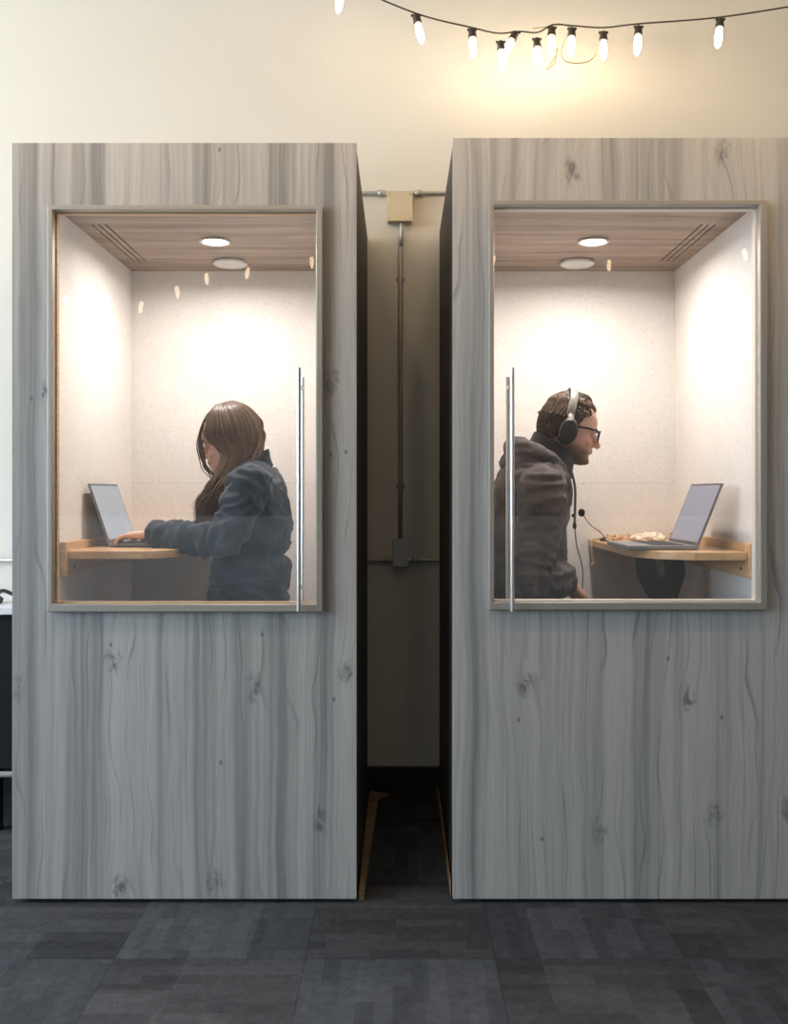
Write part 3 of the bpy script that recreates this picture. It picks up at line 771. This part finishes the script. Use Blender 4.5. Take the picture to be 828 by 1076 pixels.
    for s in (-1, 1):
        pts = [W @ V((.1065-.010*((abs(yy))/.06)**2, s*yy, zz)) for yy, zz in [(.034+.026*math.copysign(abs(math.cos(q))**.6, math.cos(q)), .108+.0185*math.copysign(abs(math.sin(q))**.6, math.sin(q))) for q in [2*PI*i/28 for i in range(28)]]]
        bm = B(); tube(bm, pts+[pts[0], pts[1]], .0024, 8); rm = obj('rim', bm, 'glossblk', t, smooth=True)
        bm = B(); bm.faces.new([bm.verts.new(p) for p in pts]); r2 = bmesh.ops.extrude_face_region(bm, geom=bm.faces[:]); bmesh.ops.translate(bm, verts=[v for v in r2['geom'] if isinstance(v, bmesh.types.BMVert)], vec=W.to_3x3() @ V((.0015, 0, 0)))
        obj('lens', bm, 'lens2', rm)
        bm = B(); tube(bm, spline([W @ V((.097, s*.061, .120)), W @ V((.06, s*.078, .122)), W @ V((.0, s*.080, .116)), W @ V((-.03, s*.078, .10))], 5), .0034, 8); obj('temple', bm, 'glossblk', t, smooth=True)
    bm = B(); tube(bm, spline([W @ V((.104, -.010, .114)), W @ V((.108, 0, .117)), W @ V((.104, .010, .114))], 5), .0022, 8); obj('bridge', bm, 'glossblk', t, smooth=True)
    return body
build_man()

# ---------------- the woman (built facing +X, turned round to face the left wall)
WX, WY = -.50, .50
H_w = head_matrix((.066, 0, 1.293), .27, .985)
Hi_w = H_w.inverted()
w_rings = [(.695, .03, .12, .165), (.76, .03, .13, .172), (.83, .032, .133, .172), (.90, .025, .130, .170), (.955, .020, .126, .165), (1.0, .030, .104, .150), (1.05, .012, .122, .160), (1.12, .008, .124, .170), (1.19, .013, .116, .178), (1.25, .026, .102, .170), (1.295, .042, .078, .128), (1.325, .054, .058, .075), (1.345, .060, .045, .055)]
w_arms = [((.000, .172, 1.238), (.070, .245, 1.058), (.325, .130, 1.072)), ((.000, -.172, 1.238), (.070, -.245, 1.058), (.325, -.090, 1.072))]
w_legs = m_legs
w_hands = [((.338, .124, 1.073), (.96, -.12, -.02), (.1, 0, -1), (0, -1, 0), (.25, .45, .4), .9), ((.338, -.086, 1.073), (.96, .12, -.02), (.1, 0, -1), (0, 1, 0), (.25, .45, .4), .9)]
def woman_skin(co):
    if co.z < 1.2: return SK['skin2']
    p = Hi_w @ co; c = V(SK['skin2'])
    lip = math.exp(-((p.z-.0525)/.005)**2)*sstep(.080, .088, p.x)*sstep(.026, .018, abs(p.y))
    c = c.lerp(V((.55, .20, .18)), lip*.8)
    brow = math.exp(-((p.z-.129)/.0035)**2)*sstep(.072, .08, p.x)*sstep(.005, .012, abs(p.y))
    return c.lerp(V((.12, .07, .045)), brow*.7)
def build_woman():
    me = person(0, w_rings, [(.045, 0, 1.26), (.060, 0, 1.31), (.072, 0, 1.35), (.078, 0, 1.39)], H_w, w_arms, w_legs, w_hands, woman_skin, .050)
    body = obj('person', None, 'skin', mesh=me)
    tag(body, 'woman with long brown hair in a navy jacket typing on a laptop', 'person', 'people in the booths')
    bm = B(); trunk(bm, w_rings[1:-1], .82)
    for s, e, w in w_arms:
        s, e, w = V(s), V(e), V(w)
        tube(bm, spline([s, s.lerp(e, .5)+V((-.004, 0, 0)), e], 5), [.070, .070, .068, .066, .064, .061, .059, .057, .055, .054, .053], 20, roundend=True)
        tube(bm, spline([e, e.lerp(w, .5)+V((0, 0, -.002)), w], 5), [.052, .051, .050, .048, .046, .044, .042, .040, .039, .038, .036], 20, roundend=True)
    jm = remesh(bm, .0070, 7, .5)
    segs = [(V(a), V(b)) for s, e, w in w_arms for a, b in ((s, e), (e, w))]
    def wf(co):
        v = fold(co, (9, 9, 17), 12., .009)+fold(co, (22, 22, 34), 3., .0028)
        if co.z < 1.02: v += .007*math.exp(-((co.z-.965)/.03)**2)*(1+.5*noise.noise(co*20)) - .012*math.exp(-((co.z-.865)/.010)**2)*(co.x < .02)
        for i, (a, b) in enumerate(segs):
            d, t = dist_seg(co, a, b)
            if d < .085:
                ax = (b-a).normalized(); q = (co-a).dot(ax)
                if i % 2:
                    v += .005*math.sin(q*110+noise.noise(co*12)*5)
                    v += .006*math.exp(-((t-.93)/.05)**2)+.007*math.exp(-((t-.62)/.04)**2)
                else:
                    v += .004*math.sin(q*95+noise.noise(co*12)*6)
        return v
    folds(jm, wf)
    obj('jacket', None, 'navy', body, mesh=jm)
    rings = []                                                     # stand-up collar
    for dz, d, w in ((-.03, .080, .096), (-.005, .072, .084), (.015, .072, .078), (.026, .074, .078), (.028, .069, .072), (.012, .062, .066), (-.02, .058, .064)):
        rings.append([V((.040+dz*.10+(d+.010)*math.cos(a), (w+.006)*math.sin(a), 1.300+dz-.040*math.cos(a))) for a in [2*PI*q/32 for q in range(32)]])
    bm = B(); loft(bm, rings, False); cm = bpy.data.meshes.new('collar'); bmesh.ops.recalc_face_normals(bm, faces=bm.faces); bm.to_mesh(cm); bm.free()
    folds(cm, lambda co: fold(co, (16, 16, 26), 4., .005))
    co = obj('collar', None, 'navyd', body, smooth=True, mesh=cm); sb = co.modifiers.new('s', 'SUBSURF'); sb.levels = 1; sb.render_levels = 1
    obj('trousers', None, 'jeans', body, mesh=remesh(trousers(B(), w_legs, [(.66, .03, .10, .155), (.70, .03, .12, .17), (.80, .03, .125, .165)]), .009, 6))
    for h, k, an in w_legs: obj('shoe', shoe(an), 'rubber', body, smooth=True)
    # hair : a cap over the skull, then long strands gathered to the front of the near shoulder
    rnd = random.Random(11); bm = B(); lay = bm.verts.layers.float_color.new('tint')
    rings = []
    for i in range(14):
        r = []
        for j in range(44):
            ph = 2*PI*j/44; c = math.cos(ph)
            thm = .95+1.2*sstep(.66, .25, c)
            th = thm*i/13+.02
            r.append(ellip(H_w, th, ph, .008-.006*(i == 13)))
        rings.append(r)
    loft(bm, rings)
    lock = spline([(.060, .070, 1.385), (.072, .086, 1.33), (.095, .108, 1.27), (.120, .122, 1.21), (.148, .128, 1.16), (.165, .126, 1.12)], 4)
    tube(bm, lock, [.038, .039, .040, .040, .040, .040, .039, .038, .036, .035, .033, .031, .029, .027, .024, .022, .019, .016, .012, .008, .003], 14, side=(1, 0, 0), flat=.55, roundend=True)
    bm.verts.ensure_lookup_table()
    for v in bm.verts:
        sh = max(0, .32+.3*noise.noise(V((v.co.x*60, v.co.y*60, v.co.z*8)))); v[lay] = (sh, sh, sh, 1)
    def wave(a, i): return V((math.sin(a+i*1.9), math.cos(a*1.7+i*1.6), 0))*.007
    paths = []
    for i in range(1500):
        near = rnd.random() < .80
        ph = rnd.uniform(.80, 2.95) if near else -rnd.uniform(.85, 3.1)
        part = rnd.gauss(0, .01)
        p0 = H_w @ V((rnd.uniform(-.07, .055), part, .236)); p0 = p0 if True else p0
        sgn = 1 if near else -1
        g_ = rnd.uniform(.006, .016)
        q = [ellip(H_w, t_, ph, g_) for t_ in (.35, .75, 1.15, 1.55, 1.85)]
        u = (ph-.80)/2.15 if near else (abs(ph)-.85)/2.25            # 0 front .. 1 back
        e = rnd.gauss(0, 1)
        if near:
            n1 = V((.104-.116*u+.008*e*.6, .078+.012*math.sin(PI*u)-.018*u+rnd.gauss(0, .008), 1.335-.005*u))
            n2 = V((.142-.084*u+rnd.gauss(0, .006), .118+rnd.gauss(0, .012), 1.235))
            end = rnd.uniform(1.075, 1.165)
            n3 = V((.172-.052*u+rnd.gauss(0, .007), .136+rnd.gauss(0, .010), (1.235+end)/2))
            n4 = V((.192-.050*u+rnd.gauss(0, .008), .134+rnd.gauss(0, .010), end))
            pts = [q[0], q[1], q[2], q[3]]+([q[4]] if u > .55 else [])+[n1, n2, n3, n4]
        else:
            n1 = V((.118-.105*u, -.078, 1.315)); n2 = V((.135-.09*u, -.10+rnd.gauss(0, .01), 1.24)); n3 = V((.150-.06*u, -.115+rnd.gauss(0, .012), rnd.uniform(1.10, 1.18)))
            pts = [q[0], q[1], q[2], q[3], n1, n2, n3]
        a = rnd.uniform(0, 6.28)
        pts = [p+wave(a*.3+ph*3, k)*(k > 3) for k, p in enumerate(pts)]
        sh = .42+.42*noise.noise(V((ph*7, near*3, 1.)))+rnd.gauss(0, .16)
        paths.append((pts, min(1, max(0, sh))))
    for i in range(16):                     # loose wisps in front of the face
        s = 1 if i % 3 else -1
        y = s*rnd.uniform(.030, .058)
        x = .098+rnd.gauss(0, .006)
        a = rnd.uniform(0, 6)
        pts = [ellip(H_w, .35, s*.5, .010), ellip(H_w, .75, s*.5, .012), H_w @ V((.085, y, .165)), H_w @ V((x, y*1.05, .120)), H_w @ V((x+.004, y*1.1, .070)), H_w @ V((x-.002+rnd.gauss(0, .004), y*1.15, .03)), H_w @ V((x-.024+rnd.gauss(0, .008), y*1.3, -.015)), H_w @ V((x-.03+rnd.gauss(0, .01), y*1.4, rnd.uniform(-.09, -.03)))]
        paths.append((pts, min(1, max(0, .5+rnd.gauss(0, .2)))))
    hair_strands(bm, paths, .0024, lay, .42)
    obj('hair', bm, 'hairw', body, smooth=True)
    for s in (-1, 1):
        e = obj('eye', ball(B(), H_w @ V((.0805, s*.031, .109)), .0105), 'eye', body, smooth=True)
        obj('iris', ball(B(), H_w @ V((.0885, s*.0305, .106)), .0042), 'iris', e, smooth=True)
    place(body, WX, WY, PI)
build_woman()

# ------------------------------------------------------------------ stools the two sit on
def stool(x, y, rz, label):
    t = thing('bar_stool', label, 'stool', (x, y, .06), 0, 'stools in the booths')
    obj('seat', lathe(B(), [(.01, .600), (.15, .600), (.165, .612), (.165, .640), (.15, .655), (.01, .658)], (x, y, 0)), 'blackp', t, smooth=True)
    obj('column', lathe(B(), [(.028, .07), (.028, .45), (.022, .46), (.022, .602)], (x, y, 0)), 'steel', t, smooth=True)
    obj('base', lathe(B(), [(.01, .0605), (.19, .0605), (.19, .068), (.05, .085), (.01, .086)], (x, y, 0)), 'steel', t, smooth=True)
    bm = B(); tube(bm, [V((x+.17*math.cos(a), y+.17*math.sin(a), .24)) for a in [2*PI*i/32 for i in range(34)]], .009, 8)
    for a in (0, PI): tube(bm, [V((x, y, .24)), V((x+.17*math.cos(a), y+.17*math.sin(a), .24))], .008, 8)
    obj('foot_ring', bm, 'steel', t, smooth=True)
stool(MX+.03, MY, 0, 'bar stool under the man, hidden behind the right booth front')
stool(WX-.03, WY, 0, 'bar stool under the woman, hidden behind the left booth front')
# ------------------------------------------------------------------ things on the man's desk
DT = 1.030
t = thing('microphone', 'small black microphone on a thin bent stalk at the desk end by the man', 'microphone', (.775, .76, DT))
base = V((.775, .76, DT+.002)); tip = V((.686, .75, 1.139))
bm = B(); tube(bm, spline([base+V((0, 0, .010)), base+V((-.012, -.002, .030)), base.lerp(tip, .55)+V((-.006, 0, .003)), tip], 6), .0022, 8); obj('stalk', bm, 'cordbl', t, smooth=True)
obj('foam_head', ball(B(), tip, (.013, .013, .015)), 'rubber', t, smooth=True)
obj('clip_base', lathe(B(), [(.018, 0), (.018, .008), (.008, .014), (.001, .014)], base), 'blackp', t, smooth=True)
rnd = random.Random(5)
pts = []
for i in range(46):
    a = i*.62; r = .045+.018*math.sin(i*.9); pts.append((.845+r*1.15*math.cos(a), .77+r*math.sin(a), DT+.0095+.010*(i/46)+.004*math.sin(i*1.7)))
bm = B(); tube(bm, spline(pts, 4), .0040, 8)
tag(obj('coiled_cord', bm, 'tancord', smooth=True), 'tan cord coiled on the desk between the microphone and the laptop', 'cord')
bm = B(); tube(bm, spline([(.80, .90, DT+.005), (.765, .86, DT+.006), (.748, .84, DT+.004), (.742, .835, DT-.012), (.740, .832, .985), (.746, .83, .95), (.738, .83, .93)], 6), .0045, 8)
tag(obj('dangling_cord', bm, 'tancord', smooth=True), 'tan cord hanging over the end of the desk by the man', 'cord')
def crumple(name, c, r, m, label, seed, cat):
    bm = B(); ball(bm, c, r, n=26)
    me_v = bm.verts
    for v in me_v:
        d = (v.co-V(c)); k = 1+.55*noise.noise(d*42+V((seed, 0, 0)))+.25*noise.noise(d*95+V((0, seed, 0))); v.co = V(c)+d*k
        v.co.z = max(v.co.z, DT+.0006)
    tag(obj(name, bm, m), label, cat)
crumple('crumpled_paper', (.905, .66, DT+.014), (.050, .045, .020), 'paper', 'crumpled cream paper lying behind the right laptop keyboard', 1., 'paper')
crumple('paper_napkin', (.960, .80, DT+.014), (.045, .060, .020), 'paper', 'white paper napkin behind the right laptop screen', 4., 'napkin')
crumple('snack_wrapper', (.80, .655, DT+.012), (.040, .030, .018), 'paper2', 'orange crumpled wrapper beside the tan cord on the desk', 9., 'wrapper')
# lanyard hanging in front of the man
t = thing('lanyard', 'grey lanyard cord hanging from the neck of the man', 'lanyard', (.60, .45, 1.26))
bm = B(); tube(bm, spline([(.596, .452, 1.285), (.606, .45, 1.23), (.606, .449, 1.16), (.604, .448, 1.10)], 6), .0045, 8, flat=.5); obj('strap', bm, 'cordbl', t, smooth=True)
bm = B(); tube(bm, spline([(.604, .448, 1.10), (.612, .448, 1.03), (.632, .449, .95), (.630, .45, .86), (.622, .45, .825)], 6), .0022, 8); obj('cord', bm, 'cordbl', t, smooth=True)
bm = B(); ball(bm, (.604, .447, 1.10), (.007, .006, .012)); ball(bm, (.599, .447, 1.135), (.006, .005, .006)); obj('clasp', bm, 'blackp', t, smooth=True)

# ------------------------------------------------------------------ wall services between the booths
YW = YF
t = thing('junction_box', 'cream square junction box high on the wall between the booths', 'junction box', (0, YW, 2.37), 0)
obj('housing', box(B(), -.050, .050, YW-.055, YW, 2.312, 2.424), 'boxm', t, bevel=.004)
obj('cover_plate', box(B(), -.052, .052, YW-.059, YW-.0545, 2.309, 2.427), 'boxm', t, bevel=.002)
for x, z in ((-.042, 2.32), (.042, 2.32), (-.042, 2.416), (.042, 2.416)):
    bm = B(); tube(bm, [(x, YW-.062, z), (x, YW-.058, z)], .004, 8); obj('cover_screw', bm, 'galv', t)
bm = B(); tube(bm, [(-.9, YW-.016, 2.434), (.9, YW-.016, 2.434)], .0085, 12)
t2 = tag(obj('conduit', bm, 'galv', smooth=True), 'thin horizontal conduit along the wall at the junction box', 'conduit')
for x in (-.075, .075):
    bm = B(); tube(bm, [(x-.014, YW-.016, 2.434), (x+.014, YW-.016, 2.434)], .013, 12); obj('coupling', bm, 'galv', t2, smooth=True)
bm = B(); tube(bm, spline([(.008, YW-.030, 2.312), (.008, YW-.030, 2.27), (.004, YW-.018, 2.22), (.003, YW-.016, 2.16), (.003, YW-.016, 1.026)], 5), .0090, 12)
t3 = tag(obj('conduit', bm, 'galv', smooth=True), 'vertical conduit running down between the booths from the cream box to the outlet', 'conduit')
for z in (2.085, 1.24):
    bm = B(); box(bm, -.016, .024, YW-.004, YW, z-.009, z+.009); tube(bm, [(.003, YW-.016, z-.009), (.003, YW-.016, z+.009)], .0125, 12); obj('pipe_strap', bm, 'galv', t3)
t = thing('outlet_box', 'small grey outlet box low on the wall between the booths', 'outlet', (.003, YW, .97), 0)
obj('housing', box(B(), -.026, .032, YW-.045, YW, .918, 1.026), 'galv', t, bevel=.004)
obj('cover_plate', box(B(), -.028, .034, YW-.049, YW-.0445, .915, 1.029), 'galv', t, bevel=.002)
for z in (.945, .998):
    for x in (-.006, .008): obj('socket_slot', box(B(), x, x+.002, YW-.0496, YW-.0488, z-.005, z+.005), 'black', t)
bm = B(); tube(bm, [(-3.9, YW-.016, .940), (3.9, YW-.016, .940)], .0085, 12)
t4 = tag(obj('conduit', bm, 'galv', smooth=True), 'thin horizontal conduit along the wall at the outlet box', 'conduit')
for x in (-.055, .061):
    bm = B(); tube(bm, [(x-.012, YW-.016, .940), (x+.012, YW-.016, .940)], .0125, 12); obj('coupling', bm, 'galv', t4, smooth=True)

# ------------------------------------------------------------------ wood strips on the carpet in the gap
bm = B(); prism(bm, [(-.124, .02, FLOOR), (-.108, .02, FLOOR), (-.083, .98, FLOOR), (-.124, .98, FLOOR)], (0, 0, .022))
t = tag(obj('wood_strip', bm, 'ply2', bevel=.002), 'plywood strip on the floor along the left booth in the gap', 'wood strip')
bm = B(); prism(bm, [(-.118, .86, FLOOR+.023), (-.040, .93, FLOOR+.023), (-.118, .97, FLOOR+.023)], (0, 0, .012))
tag(obj('wood_offcut', bm, 'ply2'), 'triangular plywood offcut lying on the far end of the left strip', 'wood offcut')
bm = B(); prism(bm, [(.157, .06, FLOOR), (.154, .06, FLOOR), (.145, 1.0, FLOOR), (.157, 1.0, FLOOR)], (0, 0, .045))
tag(obj('wood_strip', bm, 'ply2', bevel=.002), 'thin plywood strip on edge along the right booth in the gap', 'wood strip')

# ------------------------------------------------------------------ black table at the left edge
cx0, cx1, cy0, cy1 = -2.15, -1.235, .60, 1.0
t = thing('side_table', 'black side table with a white top beside the left booth', 'table', ((cx0+cx1)/2, .8, FLOOR))
obj('table_top', box(B(), cx0-.02, cx1+.02, cy0-.02, cy1, .775, .805), 'white', t, bevel=.004)
obj('front_skirt', box(B(), cx0, cx1, cy0, cy1-.02, .215, .774), 'rubber', t, bevel=.004)
for x in (cx0+.02, cx1-.250, cx1-.04):
    for y in (cy0+.01, cy1-.07): obj('leg', box(B(), x, x+.035, y, y+.035, FLOOR, .214), 'blackp', t, bevel=.003)
bm = B(); tube(bm, [(cx0+.06, cy0-.012, .20), (cx1-.06, cy0-.012, .20)], .011, 12); obj('stretcher_bar', bm, 'white', t, smooth=True)
t = thing('tape_dispenser', 'small black tape dispenser with a lever on the white table top', 'tape dispenser', (-1.50, .70, .805))
bm = B(); prism(bm, [(-1.62, .66, .8055), (-1.48, .66, .8055), (-1.475, .66, .822), (-1.50, .66, .838), (-1.58, .66, .846), (-1.62, .66, .828)], (0, .05, 0)); obj('body', bm, 'blackp', t, bevel=.004)
bm = B(); tube(bm, spline([(-1.50, .685, .834), (-1.47, .685, .852), (-1.43, .685, .838), (-1.395, .685, .836)], 5), .007, 10); obj('lever', bm, 'blackp', t, smooth=True)
bm = B(); tube(bm, [(-1.55, .66, .850), (-1.55, .71, .850)], .026, 20); obj('tape_roll', bm, 'white', t, smooth=True)

# ------------------------------------------------------------------ string lights
def bulb_string(name, label, spots, wire, bm_mat, power, group=None, k=1., loops=()):
    t = thing(name, label, 'string lights', wire[len(wire)//2], 0, group)
    bm = B(); tube(bm, spline(wire, 6), .0035*k, 8); obj('cable', bm, 'wire', t, smooth=True)
    for lp in loops:
        bm = B(); tube(bm, spline(lp, 6), .0022*k, 8); obj('loose_cord', bm, 'greencord', t, smooth=True)
    for p, lean in spots:
        p = V(p); mx = Matrix.Rotation(lean, 4, 'Y')
        bm = B(); lathe(bm, [(.004*k, .006*k), (.011*k, .002*k), (.0155*k, -.004*k), (.0155*k, -.022*k), (.0175*k, -.024*k), (.0175*k, -.034*k), (.013*k, -.036*k)], p, mx, 16)
        box(bm, p.x-.020*k, p.x+.020*k, p.y-.004*k, p.y+.004*k, p.z-.005*k, p.z+.003*k)
        s = obj('socket', bm, 'socket', t, smooth=False)
        bm = B(); lathe(bm, [(.011*k, -.036*k), (.013*k, -.044*k), (.0140*k, -.060*k), (.0152*k, -.078*k), (.0138*k, -.098*k), (.009*k, -.112*k), (.004*k, -.120*k), (.0008*k, -.122*k)], p, mx, 18)
        obj('bulb', bm, bm_mat, s, smooth=True)
SP = [((359, -17), 3.60, .12), ((437, 16), 3.62, -.22), ((496, 31), 3.65, -.05), ((526, 44), 3.66, -.08), ((542, 34), 3.70, .45), ((564, 41), 3.68, -.05), ((580, 29), 3.74, .05), ((601, 30), 3.74, .05), ((634, 34), 3.71, .0), ((671, 28), 3.66, .06), ((757, 20), 3.60, .10)]
sp = [(P(a, b, d), l) for (a, b), d, l in SP]
wr = [P(300, -48, 3.58)]+[P(a, b-2, d) for (a, b), d in (((359, -17), 3.60), ((437, 16), 3.62), ((496, 31), 3.65), ((524, 37), 3.68), ((545, 35), 3.72), ((565, 36), 3.73), ((581, 28), 3.76), ((602, 29), 3.76), ((634, 31), 3.73), ((671, 27), 3.68), ((757, 20), 3.62), ((860, 4), 3.58))]
loops = [[P(580, 36, 3.75), P(586, 50, 3.72), P(582, 62, 3.70), P(574, 73, 3.70), P(583, 66, 3.69), P(585, 50, 3.72)],
         [P(600, 34, 3.75), P(592, 46, 3.72), P(590, 58, 3.70), P(596, 65, 3.70), P(612, 66, 3.70), P(622, 62, 3.70), P(632, 50, 3.72)],
         [P(560, 30, 3.76), P(575, 28, 3.77), P(588, 25, 3.77), P(606, 31, 3.76)]]
bulb_string('string_light', 'string of glowing bulbs with dark sockets looped across the cream wall above the booths', sp, wr, 'bulb', 1., 'strings of bulbs', .92, loops)
def R(px, py, D=5.04): return V(((px-420)*D/1000, -2.2, CAMZ+(519-py)*D/1000))
rp = [R(*q) for q in ((-60, 262), (10, 286), (68, 306), (113, 304), (150, 312), (185, 296), (216, 282), (262, 276), (327, 265), (420, 262), (520, 264), (640, 268), (781, 257), (880, 240))]
bulb_string('string_light', 'second string of bulbs hung across the room, a faint reflection in the booth windows', [(p, .2*math.sin(i*2.)) for i, p in enumerate(rp)], [p+V((0, 0, .004)) for p in rp], 'bulbdim', 1., 'strings of bulbs', .72)

up = [V((-3.6+.55*i, -.72, 2.74+.03*((i-6.5)/3)**2)) for i in range(14)]  # added string out of view, warms the upper booth fronts
bulb_string('string_light', 'unseen third string of bulbs, added to warm the light on the booth fronts', [(p, .15*math.sin(i*2.)) for i, p in enumerate(up)], [p+V((0, 0, .004)) for p in up], 'bulbfill', 1., 'strings of bulbs', 1.)

# ------------------------------------------------------------------ light, world, camera
def area(name, loc, rot, sx, sy, e, col):
    L = bpy.data.lights.new(name, 'AREA'); L.shape = 'RECTANGLE'; L.size = sx; L.size_y = sy; L.energy = e; L.color = col
    o = bpy.data.objects.new(name, L); C.objects.link(o); o.location = loc; o.rotation_euler = rot; return o
DAY = (.68, .835, 1.)
for (a, b), e in zip(WL, (126, 156, 205)):
    area('window_daylight', (XL-.16, (a+b)/2, 1.92), (0, -PI/2, 0), 2.3, b-a, e, DAY)
for a, b in WB:
    area('window_daylight', ((a+b)/2, YB-.16, 2.0), (PI/2, 0, 0), b-a, 2.1, 75, DAY)
W = bpy.data.worlds.new('world'); bpy.context.scene.world = W; W.use_nodes = True
bg = W.node_tree.nodes['Background']; bg.inputs[0].default_value = (.80, .90, 1., 1); bg.inputs[1].default_value = 1.0
cam = bpy.data.cameras.new('camera'); co = bpy.data.objects.new('camera', cam); C.objects.link(co)
co.location = (0, CAMY, CAMZ); co.rotation_euler = (PI/2, 0, 0)
cam.sensor_fit = 'VERTICAL'; cam.sensor_height = 36; cam.sensor_width = 27.7; cam.lens = F/1076*36
cam.shift_x = -6/1076; cam.shift_y = -19/1076; cam.clip_start = .02
S = bpy.context.scene; S.camera = co
S.view_settings.view_transform = 'Standard'; S.view_settings.look = 'None'; S.view_settings.exposure = 0.; S.view_settings.gamma = 1.; S.view_settings.use_curve_mapping = False
S.cycles.max_bounces = 10; S.cycles.transparent_max_bounces = 16; S.cycles.use_denoising = True; S.cycles.sample_clamp_indirect = 4.
